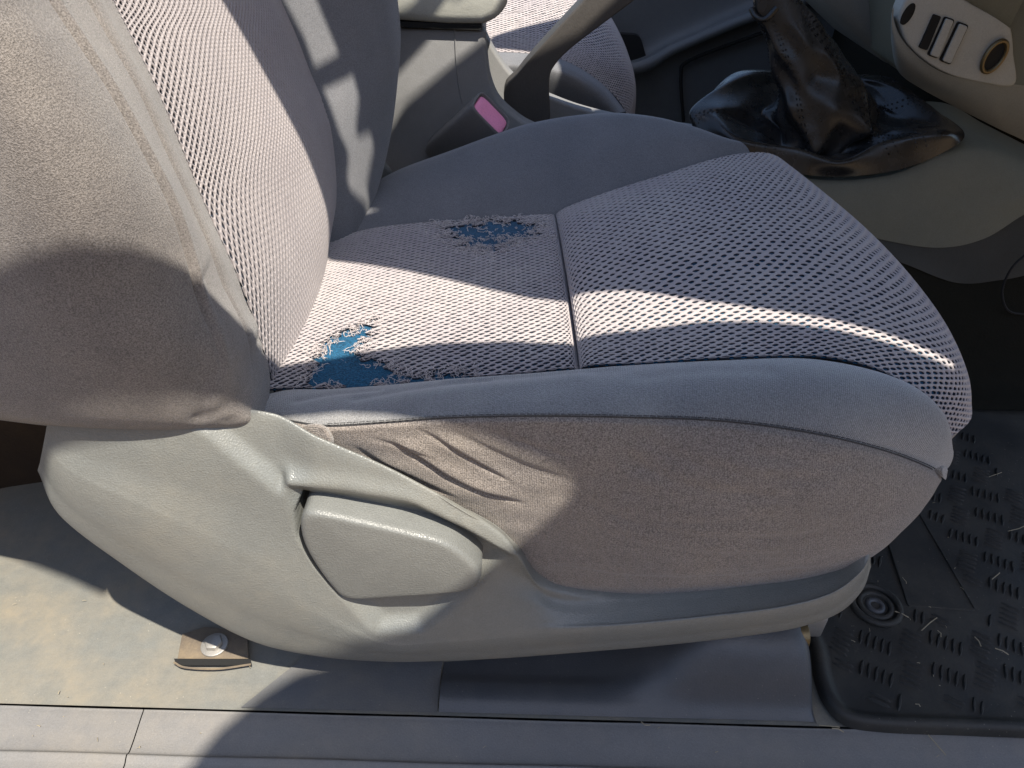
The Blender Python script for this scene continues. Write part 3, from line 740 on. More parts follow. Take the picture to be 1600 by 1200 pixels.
# --- plastic side cover: control points, rear to front, top to bottom
COVER = [
 [(-0.3003, 0.1010, 0.3050), (-0.3003, 0.0910, 0.3190), (-0.3038, 0.0889, 0.3105), (-0.3080, 0.0877, 0.3009), (-0.3106, 0.0865, 0.2948), (-0.3120, 0.0859, 0.2914), (-0.3151, 0.0856, 0.2850), (-0.3196, 0.0862, 0.2765), (-0.3257, 0.0886, 0.2660), (-0.3257, 0.1106, 0.2690)],
 [(-0.2757, 0.0970, 0.3081), (-0.2757, 0.0870, 0.3221), (-0.2807, 0.0821, 0.3085), (-0.2875, 0.0793, 0.2926), (-0.2914, 0.0765, 0.2826), (-0.2937, 0.0751, 0.2769), (-0.2990, 0.0744, 0.2657), (-0.3072, 0.0758, 0.2497), (-0.3195, 0.0814, 0.2285), (-0.3195, 0.1034, 0.2315)],
 [(-0.2393, 0.0980, 0.3070), (-0.2393, 0.0880, 0.3210), (-0.2441, 0.0810, 0.3009), (-0.2512, 0.0770, 0.2772), (-0.2552, 0.0730, 0.2620), (-0.2577, 0.0710, 0.2533), (-0.2636, 0.0700, 0.2359), (-0.2732, 0.0720, 0.2109), (-0.2882, 0.0800, 0.1768), (-0.2882, 0.1020, 0.1798)],
 [(-0.1982, 0.0980, 0.3058), (-0.1982, 0.0880, 0.3198), (-0.2040, 0.0810, 0.2913), (-0.2120, 0.0770, 0.2579), (-0.2170, 0.0730, 0.2357), (-0.2199, 0.0710, 0.2229), (-0.2259, 0.0700, 0.2000), (-0.2355, 0.0720, 0.1676), (-0.2500, 0.0800, 0.1244), (-0.2500, 0.1020, 0.1274)],
 [(-0.1612, 0.0980, 0.2996), (-0.1612, 0.0880, 0.3136), (-0.1668, 0.0810, 0.2775), (-0.1745, 0.0770, 0.2352), (-0.1794, 0.0730, 0.2061), (-0.1824, 0.0710, 0.1892), (-0.1872, 0.0700, 0.1644), (-0.1950, 0.0720, 0.1293), (-0.2067, 0.0800, 0.0823), (-0.2067, 0.1020, 0.0853)],
 [(-0.1265, 0.0980, 0.2842), (-0.1265, 0.0880, 0.2982), (-0.1307, 0.0810, 0.2550), (-0.1366, 0.0770, 0.2038), (-0.1405, 0.0730, 0.1680), (-0.1429, 0.0710, 0.1470), (-0.1451, 0.0700, 0.1289), (-0.1491, 0.0720, 0.1021), (-0.1559, 0.0800, 0.0644), (-0.1559, 0.1020, 0.0674)],
 [(-0.0858, 0.0980, 0.2612), (-0.0858, 0.0880, 0.2752), (-0.0886, 0.0810, 0.2275), (-0.0926, 0.0770, 0.1707), (-0.0953, 0.0730, 0.1304), (-0.0969, 0.0710, 0.1067), (-0.0974, 0.0700, 0.0988), (-0.0989, 0.0720, 0.0846), (-0.1021, 0.0800, 0.0605), (-0.1021, 0.1020, 0.0635)],
 [(-0.0425, 0.0974, 0.2379), (-0.0425, 0.0840, 0.2473), (-0.0454, 0.0856, 0.1995), (-0.0477, 0.0803, 0.1551), (-0.0492, 0.0757, 0.1245), (-0.0501, 0.0733, 0.1070), (-0.0506, 0.0724, 0.0987), (-0.0515, 0.0746, 0.0840), (-0.0533, 0.0820, 0.0606), (-0.0533, 0.1040, 0.0636)],
 [(-0.0109, 0.1000, 0.2128), (-0.0109, 0.0840, 0.2208), (-0.0095, 0.0901, 0.1761), (-0.0077, 0.0836, 0.1437), (-0.0064, 0.0784, 0.1221), (-0.0057, 0.0756, 0.1100), (-0.0052, 0.0749, 0.1013), (-0.0048, 0.0771, 0.0863), (-0.0044, 0.0840, 0.0637), (-0.0044, 0.1060, 0.0667)],
 [(0.0074, 0.1040, 0.1864), (0.0074, 0.0880, 0.1944), (0.0136, 0.0947, 0.1564), (0.0197, 0.0869, 0.1349), (0.0238, 0.0811, 0.1208), (0.0261, 0.0779, 0.1132), (0.0280, 0.0773, 0.1042), (0.0306, 0.0797, 0.0889), (0.0336, 0.0860, 0.0671), (0.0336, 0.1080, 0.0701)],
 [(0.0302, 0.1220, 0.1451), (0.0302, 0.1000, 0.1431), (0.0393, 0.0970, 0.1288), (0.0479, 0.0885, 0.1218), (0.0536, 0.0825, 0.1176), (0.0566, 0.0790, 0.1158), (0.0611, 0.0785, 0.1075), (0.0671, 0.0810, 0.0932), (0.0740, 0.0870, 0.0731), (0.0740, 0.1090, 0.0761)],
 [(0.0836, 0.1270, 0.1303), (0.0836, 0.1050, 0.1283), (0.0904, 0.0970, 0.1255), (0.0969, 0.0885, 0.1235), (0.1011, 0.0825, 0.1229), (0.1033, 0.0790, 0.1229), (0.1085, 0.0785, 0.1154), (0.1156, 0.0810, 0.1019), (0.1241, 0.0870, 0.0829), (0.1241, 0.1090, 0.0859)],
 [(0.1508, 0.1270, 0.1366), (0.1508, 0.1050, 0.1346), (0.1552, 0.0970, 0.1340), (0.1593, 0.0885, 0.1343), (0.1617, 0.0825, 0.1352), (0.1629, 0.0790, 0.1360), (0.1682, 0.0785, 0.1288), (0.1759, 0.0810, 0.1159), (0.1856, 0.0870, 0.0976), (0.1856, 0.1090, 0.1006)],
 [(0.2110, 0.1270, 0.1474), (0.2110, 0.1050, 0.1454), (0.2125, 0.0970, 0.1459), (0.2135, 0.0885, 0.1472), (0.2139, 0.0825, 0.1487), (0.2140, 0.0790, 0.1498), (0.2183, 0.0785, 0.1430), (0.2252, 0.0810, 0.1307), (0.2346, 0.0870, 0.1131), (0.2346, 0.1090, 0.1161)],
 [(0.2532, 0.1269, 0.1629), (0.2532, 0.1049, 0.1609), (0.2526, 0.0982, 0.1609), (0.2516, 0.0909, 0.1616), (0.2507, 0.0858, 0.1626), (0.2500, 0.0828, 0.1634), (0.2530, 0.0824, 0.1569), (0.2584, 0.0846, 0.1458), (0.2660, 0.0897, 0.1304), (0.2660, 0.1116, 0.1334)],
 [(0.2726, 0.1255, 0.1878), (0.2726, 0.1035, 0.1858), (0.2720, 0.0995, 0.1836), (0.2712, 0.0953, 0.1818), (0.2705, 0.0922, 0.1808), (0.2700, 0.0905, 0.1804), (0.2719, 0.0902, 0.1744), (0.2753, 0.0915, 0.1654), (0.2800, 0.0945, 0.1540), (0.2800, 0.1165, 0.1570)],
 [(0.2786, 0.1280, 0.1984), (0.2786, 0.1060, 0.1964), (0.2790, 0.1048, 0.1934), (0.2794, 0.1036, 0.1905), (0.2796, 0.1027, 0.1887), (0.2796, 0.1021, 0.1877), (0.2808, 0.1021, 0.1838), (0.2824, 0.1025, 0.1786), (0.2845, 0.1033, 0.1728), (0.2845, 0.1253, 0.1758)]]
G = surf(np.array(COVER), 640, 260)
x_, z_ = G[..., 0], G[..., 2]
def xz(L): return [(p[0], p[2]) for p in L]
RIDGE = xz([(-0.2328, 0.0800, 0.3251), (-0.2010, 0.0760, 0.3072), (-0.1700, 0.0740, 0.2711), (-0.1587, 0.0740, 0.2563), (-0.1514, 0.0760, 0.2723), (-0.1110, 0.0770, 0.2656), (-0.0683, 0.0780, 0.2538), (-0.0290, 0.0800, 0.2293), (0.0035, 0.0850, 0.1964)])
UPPER = xz([(-0.2328, 0.0800, 0.3251), (-0.2010, 0.0760, 0.3072), (-0.1700, 0.0740, 0.2711), (-0.1587, 0.0740, 0.2563), (-0.1514, 0.0760, 0.2723), (-0.1110, 0.0770, 0.2656), (-0.0683, 0.0780, 0.2538), (-0.0290, 0.0800, 0.2293), (0.0035, 0.0850, 0.1964), (0.0176, 0.0900, 0.2026), (-0.1590, 0.1000, 0.3381), (-0.2382, 0.1000, 0.3353)])
RECESS = xz([(-0.1517, 0.0750, 0.2636), (-0.1116, 0.0750, 0.2565), (-0.0642, 0.0760, 0.2447), (-0.0245, 0.0780, 0.2175), (0.0037, 0.0800, 0.1923), (-0.0274, 0.0760, 0.1544), (-0.0660, 0.0740, 0.1144), (-0.1017, 0.0730, 0.1142), (-0.1307, 0.0730, 0.1692), (-0.1500, 0.0740, 0.2276)])
SLOT = xz([(-0.1501, 0.0800, 0.2395), (-0.1438, 0.0800, 0.2544), (-0.1232, 0.0800, 0.2419), (-0.1127, 0.0800, 0.1686), (-0.1179, 0.0800, 0.1569), (-0.1268, 0.0800, 0.1565), (-0.1423, 0.0800, 0.1875), (-0.1513, 0.0800, 0.2168)])
ridge_d = line_dist(x_, z_, RIDGE)
up_in = poly_sdf(x_, z_, UPPER) < 0
r1 = line_dist(x_, z_, RIDGE[:4]); r2 = line_dist(x_, z_, RIDGE[4:])
disp = np.where(up_in, 0.0085 * sstep(r1, 0, 0.010) * (1 - 0.75 * sstep(x_, RIDGE[3][0], RIDGE[3][0] + 0.03)) + 0.06 * r1 * (1 - sstep(x_, RIDGE[3][0], RIDGE[3][0] + 0.05)), 0.0)
rs = poly_sdf(x_, z_, RECESS)
disp = disp + 0.010 * sstep(-rs, -0.005, 0.011) - 0.0032 * np.exp(-(r2 / 0.0055) ** 2)
for _ in range(5):
    disp[1:-1] = (disp[:-2] + 2 * disp[1:-1] + disp[2:]) / 4
    disp[:, 1:-1] = (disp[:, :-2] + 2 * disp[:, 1:-1] + disp[:, 2:]) / 4
sl = poly_sdf(x_, z_, SLOT)
disp = disp + 0.030 * sstep(-sl, -0.0005, 0.0012)
G[:, 1:-1, 1] += disp[:, 1:-1]
cover = grid('side_cover', G, MAT['cover'], seat, (0, -1, 0))
tag(cover, 'grey grained plastic side cover and lower rail trim of the seat')
LV = [(-0.1416, 0.0830, 0.2470), (-0.1317, 0.0830, 0.2506), (-0.1056, 0.0830, 0.2439), (-0.0702, 0.0830, 0.2329), (-0.0432, 0.0830, 0.2220), (-0.0258, 0.0830, 0.2032), (-0.0188, 0.0830, 0.1847), (-0.0271, 0.0830, 0.1701), (-0.0498, 0.0830, 0.1637), (-0.0896, 0.0830, 0.1581), (-0.1206, 0.0830, 0.1552), (-0.1325, 0.0830, 0.1716), (-0.1437, 0.0830, 0.2068), (-0.1457, 0.0830, 0.2312)]
lever = pillow('recliner_lever', smooth_closed(LV, 110), (0, -1, 0), 0.013, MAT['lever'], cover, rings=14, rad=0.0055, bulge=0.0018, back=0.018)
tag(lever, 'grey plastic recliner lever')

# ------------------------------------------------------------------ floor pieces
xs = [-0.0565, 0.02, 0.09, 0.135, 0.175, 0.225, 0.268, 0.277]
ysr = [0.16, 0.13, 0.108, 0.092, 0.078, 0.0672]
flat = [.0, .0, .003, .0095, .0105, .005]; bul = [.066, .066, .058, .040, .016, .006]; end = [.012, .010, .006, .004, .003, .003]
wt = [0, 0, .05, .45, .95, 1, .9, 0]
ctrl = []
for x, w in zip(xs, wt):
    e = 1 if x > 0.27 else 0
    ctrl.append([(x, y, (f * (1 - w) + b * w) * (1 - e) + n * e) for y, f, b, n in zip(ysr, flat, bul, end)])
o = grid('rail_trim', surf(np.array(ctrl), 240, 90), MAT['trim'], None, (0, -0.3, 1))
tag(o, 'dark moulded plastic trim with raised hump between seat base and sill', 'floor trim')
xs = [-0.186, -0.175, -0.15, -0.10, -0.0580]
ctrl = [[(x - (0.12 - y) * 0.85 * k, y, 0.0035) for y, f in zip(ysr, flat)] for x, k in zip(xs, (1, 1, .6, .2, 0))]  # slanted left end of this shade-toned sheet follows the cast shadow's edge
o = grid('rail_trim', surf(np.array(ctrl), 120, 60), MAT['floor_shade'], None, (0, -0.3, 1))
tag(o, 'grey floor sheet toned to its shade, left of the short joint under the seat base', 'floor trim')

# seat anchor: slot in the floor with a bolt
anc = empty('seat_anchor', (-0.2758, 0.1287, 0.0000))
tag(anc, 'dusty bolt and slotted bracket in the floor below the side cover', 'bolt')
ring = [(-0.3032, 0.1118, 0.0060), (-0.3086, 0.1375, 0.0060), (-0.2898, 0.1466, 0.0060), (-0.2485, 0.1430, 0.0060), (-0.2379, 0.1138, 0.0060)]
MB().prism([(p[0], p[1], 0.0042) for p in ring], (0, 0, 0.0008)).build('bracket_plate', MAT['rust'], anc, 0.0006)
slot = [(-0.3051, 0.1098, 0.0070), (-0.2346, 0.1113, 0.0070), (-0.2317, 0.1055, 0.0070), (-0.3003, 0.1034, 0.0070)]
MB().prism([(p[0], p[1], 0.0068) for p in slot], (0, 0, 0.0012)).build('slot', MAT['dark'], anc)
MB().tube(cr(np.array([(-0.3034, 0.1059, 0.0080), (-0.2910, 0.1011, 0.0080), (-0.2616, 0.1007, 0.0080), (-0.2328, 0.1061, 0.0080)]), 20), 0.0010, 6).build('slot_lip', MAT['rust'], anc)
bc = np.array((-0.2734, 0.1262, 0.0070))
m = MB()
m.prism([tuple(bc + (0.0125 * math.cos(k * math.pi / 12), 0.0125 * math.sin(k * math.pi / 12), -0.002)) for k in range(24)], (0, 0, 0.0025))
m.build('bolt_washer', MAT['steel'], anc, 0.0006)
m = MB()
m.prism([tuple(bc + (0.0085 * math.cos(k * math.pi / 3), 0.0085 * math.sin(k * math.pi / 3), 0.0007)) for k in range(6)], (0, 0, 0.005))
m.build('bolt_head', MAT['steel'], anc, 0.001)

# seat rail foot, brass-coloured, peeping out under the front of the base
m = MB(); p = np.array((0.2684, 0.1250, 0.0494))
m.tube([p + (-0.01, 0, 0), p + (0.004, 0, 0)], 0.012, 16); o = m.build('rail_end_bolt', MAT['brass'], None, 0.001)
tag(o, 'tarnished round rail bolt end under the front of the seat base', 'bolt')

# rubber mat with a raised rim
mx = [(1272, 1000), (1278, 1060), (1292, 1098), (1322, 1128), (1390, 1140), (1500, 1144), (1640, 1150), (1800, 1156)]
RIM = np.array([(0.2859, 0.1758, 0.0100), (0.2928, 0.1400, 0.0100), (0.2878, 0.1066, 0.0100), (0.2898, 0.0818, 0.0100), (0.3025, 0.0656, 0.0100), (0.3365, 0.0609, 0.0100), (0.3974, 0.0603, 0.0100), (0.4803, 0.0593, 0.0100), (0.5629, 0.0582, 0.0100)])
rim = cr(RIM, 120)
far = cr(np.array([(0.3013, 0.4997, 0.0100), (0.3883, 0.5035, 0.0100), (0.4568, 0.5275, 0.0100), (0.5300, 0.5351, 0.0100), (0.6202, 0.5392, 0.0100), (0.7541, 0.5409, 0.0100), (0.8864, 0.5397, 0.0100)]), 120)
rows = []
n_ = np.stack([np.gradient(rim[:, 1]), -np.gradient(rim[:, 0]), 0 * rim[:, 0]], -1); n_ /= np.linalg.norm(n_, axis=1, keepdims=True)
ins = -n_   # towards the inside of the mat
if ins[:, 1].mean() < 0: ins = -ins
for d_, h_ in ((-.001, -.006), (-.0005, .002), (.0015, .0055), (.005, .0065), (.009, .005), (.012, .001), (.016, 0.0)):
    rows.append(rim + ins * d_ + (0, 0, h_))
for t in np.linspace(0.03, 1, 90):
    q = (rim + ins * .016) * (1 - t) + far * t
    q[:, 2] = 0.010 + 0.0015 * np.sin(q[:, 0] * 40) * np.sin(q[:, 1] * 33)
    rows.append(q)
fmat = grid('rubber_floor_mat', np.array(rows), MAT['mat'], None, (0, 0, 1))
tag(fmat, 'dusty black rubber floor mat with raised tread bars in the footwell', 'floor mat')
# tread bars: five-bar groups, alternately turned
bar = mesh_raw('tread_bar', *(lambda n: ([(0.0098 * math.cos(a), 0.0020 * math.sin(a), 0) for a in np.linspace(0, 2 * math.pi, n, endpoint=False)] + [(0.0062 * math.cos(a), 0.0008 * math.sin(a), 0.0024) for a in np.linspace(0, 2 * math.pi, n, endpoint=False)],
                                          [(i, (i + 1) % n, n + (i + 1) % n, n + i) for i in range(n)] + [tuple(range(n, 2 * n))]))(10))
bar.materials.append(MAT['mat'])
polyM = [(p[0], p[1]) for p in rim] + [(p[0], p[1]) for p in far[::-1]]
TRI = [(0.4704, 0.3293, 0.0110), (0.4722, 0.1872, 0.0110), (0.4060, 0.1904, 0.0110), (0.4180, 0.2746, 0.0110)]
GROM = np.array((0.3720, 0.1893, 0.0110))
spots = []
for i in range(0, 14):
    for j in range(0, 15):
        c0 = np.array([0.22 + i * 0.0335 + j * 0.012 - 0.0335 * (j // 3), 0.045 + j * 0.034])
        ang0 = R(62) if (i + j) % 2 else R(-32)
        for k in range(-2, 3):
            a = ang0 + math.pi / 2
            c = c0 + np.array([math.cos(a), math.sin(a)]) * k * 0.0065
            q = (np.array([c[0]]), np.array([c[1]]))
            if c[0] > 0.60 or poly_sdf(*q, polyM)[0] > -0.022: continue
            if poly_sdf(*q, [(p[0], p[1]) for p in TRI])[0] < 0.010 or np.hypot(*(c - GROM[:2])) < 0.034: continue
            spots.append((np.hypot(c[0], c[1] + 0.28), c[0], c[1], 0.0097 + 0.0015 * math.sin(c[0] * 40) * math.sin(c[1] * 33), ang0 + random.gauss(0, .04)))
spots.sort()
rest = MB()
bv = np.array([v.co for v in bar.vertices]); bf = [tuple(p.vertices) for p in bar.polygons]
for n_b, (_, x, y, z, an) in enumerate(spots):
    if n_b < 295:
        b = bpy.data.objects.new('tread_bar', bar); COL.objects.link(b); b.parent = fmat
        b.location = (x, y, z); b.rotation_euler = (0, 0, an)
    else:
        ca, sa = math.cos(an), math.sin(an)
        rest.add([(x + v[0] * ca - v[1] * sa, y + v[0] * sa + v[1] * ca, z + v[2]) for v in bv], bf)
if rest.V:
    rest.build('tread_bars', MAT['mat'], fmat)['kind'] = 'stuff'
for a, b in zip(TRI, TRI[1:] + TRI[:1]):
    MB().tube([np.array(a) - (0, 0, .0012), np.array(a) * .5 + np.array(b) * .5 - (0, 0, .0008), np.array(b) - (0, 0, .0012)], 0.0016, 6).build('ridge', MAT['mat'], fmat)
def torus(c, r, tr, nz=40, seg=8, zs=1.0):
    V, F = [], []
    for i in range(nz):
        a = 2 * math.pi * i / nz
        for j in range(seg):
            t = 2 * math.pi * j / seg
            V.append((c[0] + (r + tr * math.cos(t)) * math.cos(a), c[1] + (r + tr * math.cos(t)) * math.sin(a), c[2] + zs * tr * math.sin(t)))
    F = [(i * seg + j, ((i + 1) % nz) * seg + j, ((i + 1) % nz) * seg + (j + 1) % seg, i * seg + (j + 1) % seg) for i in range(nz) for j in range(seg)]
    return V, F
gr = MB().add(*torus(GROM, 0.023, 0.0035)).build('fixing_ring', MAT['mat'], fmat)
MB().add(*torus(GROM + (0, 0, -.001), 0.015, 0.003)).build('inner_ring', MAT['mat'], gr)
MB().add(*torus(GROM + (0, 0, -.002), 0.007, 0.003)).build('inner_ring', MAT['trim'], gr)

# straw and grit: nobody could count it
m = MB()
for a, b in zip([(0.4049, 0.1592, 0.0130), (0.4669, 0.1408, 0.0140), (0.3702, 0.0582, 0.0060), (0.3873, 0.1807, 0.0130), (0.5058, 0.2240, 0.0130), (0.5575, 0.2918, 0.0130), (0.4539, 0.1536, 0.0130), (0.4114, 0.2225, 0.0140), (0.3667, 0.0824, 0.0130), (0.3324, 0.1469, 0.0120), (0.1210, 0.0620, 0.0070), (0.2765, 0.0631, 0.0080), (0.2868, 0.0605, 0.0080), (0.5795, 0.3791, 0.0130), (0.4207, 0.1597, 0.0130)],
                [(0.4266, 0.1745, 0.0130), (0.4763, 0.1343, 0.0140), (0.3772, 0.0401, 0.0070), (0.3984, 0.1736, 0.0130), (0.5183, 0.2328, 0.0130), (0.5799, 0.3002, 0.0130), (0.4550, 0.1432, 0.0130), (0.4121, 0.2143, 0.0140), (0.3702, 0.0801, 0.0130), (0.3354, 0.1449, 0.0120), (0.1281, 0.0583, 0.0090), (0.2935, 0.0613, 0.0090), (0.2963, 0.0579, 0.0070), (0.5993, 0.3877, 0.0130), (0.4207, 0.1526, 0.0130)]):
    a, b = np.array(a), np.array(b); mid = (a + b) / 2 + (random.gauss(0, .0008), random.gauss(0, .0008), 0.001)
    m.tube([a, mid, b], random.uniform(0.0003, 0.0006), 5)
for _ in range(70):
    u = random.random()
    if u < 0.6:
        x, y, z = random.uniform(0.26, 0.52), random.uniform(0.09, 0.42), 0.0118
    elif u < 0.8:
        x, y, z = random.uniform(-0.5, -0.15), random.uniform(0.07, 0.2), 0.0035
    else:
        x, y, z = random.uniform(-0.4, 0.45), random.uniform(0.01, 0.06), 0.0036
    a = random.uniform(0, 6.28); l = random.uniform(0.0008, 0.004)
    m.tube([(x, y, z), (x + l * math.cos(a) / 2, y + l * math.sin(a) / 2, z + 0.0006), (x + l * math.cos(a), y + l * math.sin(a), z)], random.uniform(0.00015, 0.0004), 4)
o = m.build('straw_litter', MAT['straw'], None)
tag(o, 'bits of pale straw and grit scattered over mat, floor and sill', 'litter', kind='stuff')
m = MB(); p = np.array((0.1957, 0.1811, 0.3205)); m.add(*tube_mesh([p - (.002, 0, 0), p - (.001, 0, -.001), p + (.001, 0, .001), p + (.002, 0, 0)], [.0004, .0018, .0018, .0004], 8))
o = m.build('crumb', MAT['straw'], None); tag(o, 'tiny pale crumb on the front mesh panel by the bolster', 'crumb')

# ------------------------------------------------------------------ rear left trim behind the seat
ctrl = [[(-0.6007, 0.3300, 0.1820), (-0.5477, 0.3300, 0.1838), (-0.5097, 0.3400, 0.1781), (-0.4223, 0.3700, 0.1601)], [(-0.6852, 0.3300, -0.0037), (-0.6192, 0.3250, 0.0039), (-0.5806, 0.3400, -0.0096), (-0.4799, 0.3700, -0.0355)], [(-0.7265, 0.3300, -0.0943), (-0.6562, 0.3250, -0.0857), (-0.6128, 0.3400, -0.0950), (-0.5042, 0.3700, -0.1182)]]
o = grid('pillar_trim', surf(np.array(ctrl), 30, 40), MAT['brown'], None, (0, -1, 0)); tag(o, 'dusty brown trim behind the seat at the left edge', 'trim')

# ------------------------------------------------------------------ centre console
con = empty('centre_console', (0.1, 0.78, 0.0)); tag(con, 'dark grey centre console with light lid, handbrake recess and tunnel sides', 'console')
prof = [(-0.3179, 0.6800, 0.4286), (-0.1491, 0.6800, 0.4343), (-0.0438, 0.6800, 0.4328), (-0.0415, 0.6800, 0.4027), (-0.0374, 0.6800, 0.3767), (-0.0277, 0.6800, 0.3539), (-0.0096, 0.6800, 0.3362), (0.0154, 0.6800, 0.3207), (0.0487, 0.6800, 0.3135), (0.1561, 0.6800, 0.3132), (0.2467, 0.6800, 0.3140)]
prof = [tuple(p) for p in cr(np.array(prof[2:]), 40)]
x0 = -0.5
ring = [(x0, .68, .10), (x0, .68, prof[0][2])] + prof + [(prof[-1][0], .68, .10)]
MB().prism(ring, (0, .03, 0)).build('console_side', MAT['console'], con, 0.004)
fp = [tuple(p) for p in cr(np.array([(-0.0574, 0.8600, 0.4023), (-0.0391, 0.8600, 0.3690), (-0.0126, 0.8600, 0.3364), (0.0162, 0.8600, 0.3173), (0.0453, 0.8600, 0.3061), (0.0893, 0.8600, 0.2914), (0.1434, 0.8600, 0.2797), (0.1925, 0.8600, 0.2734), (0.2815, 0.8600, 0.2642)]), 40)]
MB().prism([(x0, .86, .10), (x0, .86, fp[0][2])] + fp + [(fp[-1][0], .86, .10)], (0, .03, 0)).build('console_side', MAT['console'], con, 0.004)
MB().box((-0.27, .785, .30), (0.44, .145, .26)).build('console_box', MAT['console'], con, 0.006)
MB().box((0.12, .785, .22), (0.40, .145, .05)).build('console_tray', MAT['dark'], con, 0.004)
lidp = [(-0.1917, 0.6680, 0.4439), (-0.1468, 0.6680, 0.4423), (-0.0869, 0.6680, 0.4397), (-0.0455, 0.6680, 0.4407), (-0.0253, 0.6680, 0.4495), (-0.0181, 0.6680, 0.4632), (-0.0171, 0.6680, 0.4849), (-0.0239, 0.6680, 0.5008), (-0.1859, 0.6680, 0.5000)]
MB().prism(lidp, (0, .235, 0)).build('console_lid', MAT['lid'], con, 0.012, 4)
MB().prism([(-0.1936, 0.6740, 0.4358), (-0.0481, 0.6740, 0.4346), (-0.0481, 0.6740, 0.4409), (-0.1930, 0.6740, 0.4413)], (0, .22, 0)).build('lid_gap', MAT['dark'], con)
MB().tube([(-0.0804, 0.6795, 0.4334), (-0.0796, 0.6795, 0.4018), (-0.0771, 0.6795, 0.3720), (-0.0728, 0.6795, 0.3489)], 0.0006, 5).build('moulding_line', MAT['console'], con)
# tunnel: upper skirt, lower skirt, carpet
U = [[(0.3296, 0.8000, 0.3335), (0.4324, 0.8000, 0.3188), (0.5009, 0.7800, 0.3623), (0.5659, 0.7550, 0.3443), (0.6283, 0.7400, 0.3210), (0.7050, 0.7300, 0.2917), (0.8028, 0.7200, 0.2579)],
     [(0.3079, 0.6800, 0.2982), (0.4010, 0.6700, 0.2816), (0.4804, 0.6700, 0.2941), (0.5384, 0.6700, 0.3166), (0.5952, 0.6720, 0.3199), (0.6694, 0.6700, 0.2978), (0.7670, 0.6700, 0.2679)],
     [(0.3059, 0.6550, 0.2795), (0.3977, 0.6500, 0.2704), (0.4767, 0.6480, 0.2795), (0.5349, 0.6480, 0.2996), (0.5913, 0.6500, 0.3029), (0.6627, 0.6500, 0.2883), (0.7551, 0.6500, 0.2670)],
     [(0.3106, 0.6450, 0.2473), (0.4020, 0.6400, 0.2433), (0.4850, 0.6380, 0.2422), (0.5504, 0.6370, 0.2446), (0.6054, 0.6370, 0.2524), (0.6660, 0.6400, 0.2685), (0.7532, 0.6450, 0.2647)],
     [(0.3157, 0.6400, 0.2183), (0.4081, 0.6360, 0.2166), (0.4982, 0.6340, 0.1972), (0.5680, 0.6320, 0.1909), (0.6222, 0.6330, 0.2061), (0.6746, 0.6380, 0.2470), (0.7520, 0.6420, 0.2633)]]
U = np.array(U); U[0, :3, 2] -= .035; U[1, :3, 2] -= .012
grid('tunnel_skirt', surf(U, 120, 160), MAT['tunnel'], con, (0, -1, 0.3))
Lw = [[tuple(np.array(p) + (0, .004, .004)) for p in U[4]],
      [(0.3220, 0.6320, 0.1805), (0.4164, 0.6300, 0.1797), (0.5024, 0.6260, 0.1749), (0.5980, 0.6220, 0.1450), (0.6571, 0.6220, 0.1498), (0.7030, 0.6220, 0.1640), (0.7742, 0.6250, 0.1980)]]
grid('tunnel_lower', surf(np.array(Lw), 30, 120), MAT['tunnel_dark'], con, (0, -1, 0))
Cp = [[tuple(np.array(p) + (0, .005, .004)) for p in Lw[1]],
      [(0.3297, 0.6000, 0.1100), (0.4280, 0.6000, 0.1030), (0.5184, 0.6000, 0.0956), (0.6076, 0.6000, 0.0934), (0.6687, 0.6000, 0.0954), (0.7209, 0.6000, 0.0971), (0.8077, 0.6000, 0.0999)],
      [(0.3372, 0.5600, 0.0311), (0.4356, 0.5600, 0.0290), (0.5286, 0.5650, 0.0230), (0.6171, 0.5650, 0.0260), (0.6789, 0.5650, 0.0282), (0.7318, 0.5650, 0.0300), (0.8196, 0.5650, 0.0331)],
      [(0.3319, 0.5000, -0.0115), (0.4236, 0.5000, 0.0030), (0.5135, 0.5100, 0.0037), (0.5972, 0.5100, 0.0123), (0.6568, 0.5100, 0.0144), (0.7078, 0.5100, 0.0162), (0.7925, 0.5100, 0.0193)]]
o = grid('carpet', surf(np.array(Cp), 60, 120), MAT['carpet'], None, (0, -1, 0.5)); o['kind'] = 'structure'
MB().tube(cr(np.array([(0.6703, 0.6120, 0.1967), (0.6543, 0.6050, 0.1764), (0.6529, 0.6000, 0.1454), (0.6708, 0.5970, 0.1178), (0.6996, 0.5970, 0.1117)]), 24), 0.0016, 6).build('cable', MAT['dark'], con)

# handbrake
hb = empty('handbrake', (0.0206, 0.7750, 0.2884)); tag(hb, 'dark tapered handbrake lever rising from the console', 'handbrake')
HB = [(-0.0222, 0.7570, 0.3395), (-0.0047, 0.7570, 0.3631), (0.0149, 0.7570, 0.3876), (0.0571, 0.7570, 0.4340), (0.0774, 0.7570, 0.4558), (0.1004, 0.7570, 0.4834), (0.1716, 0.7570, 0.4831), (0.1408, 0.7570, 0.4574), (0.1102, 0.7570, 0.4338), (0.0684, 0.7570, 0.4015), (0.0456, 0.7570, 0.3781), (0.0384, 0.7570, 0.3561), (0.0422, 0.7570, 0.2993), (0.0266, 0.7570, 0.2721), (-0.0098, 0.7570, 0.2890)]
MB().prism([tuple(p) for p in smooth_closed(HB, 60)], (0, .04, 0)).build('lever', MAT['handbrake'], hb, 0.010, 4)

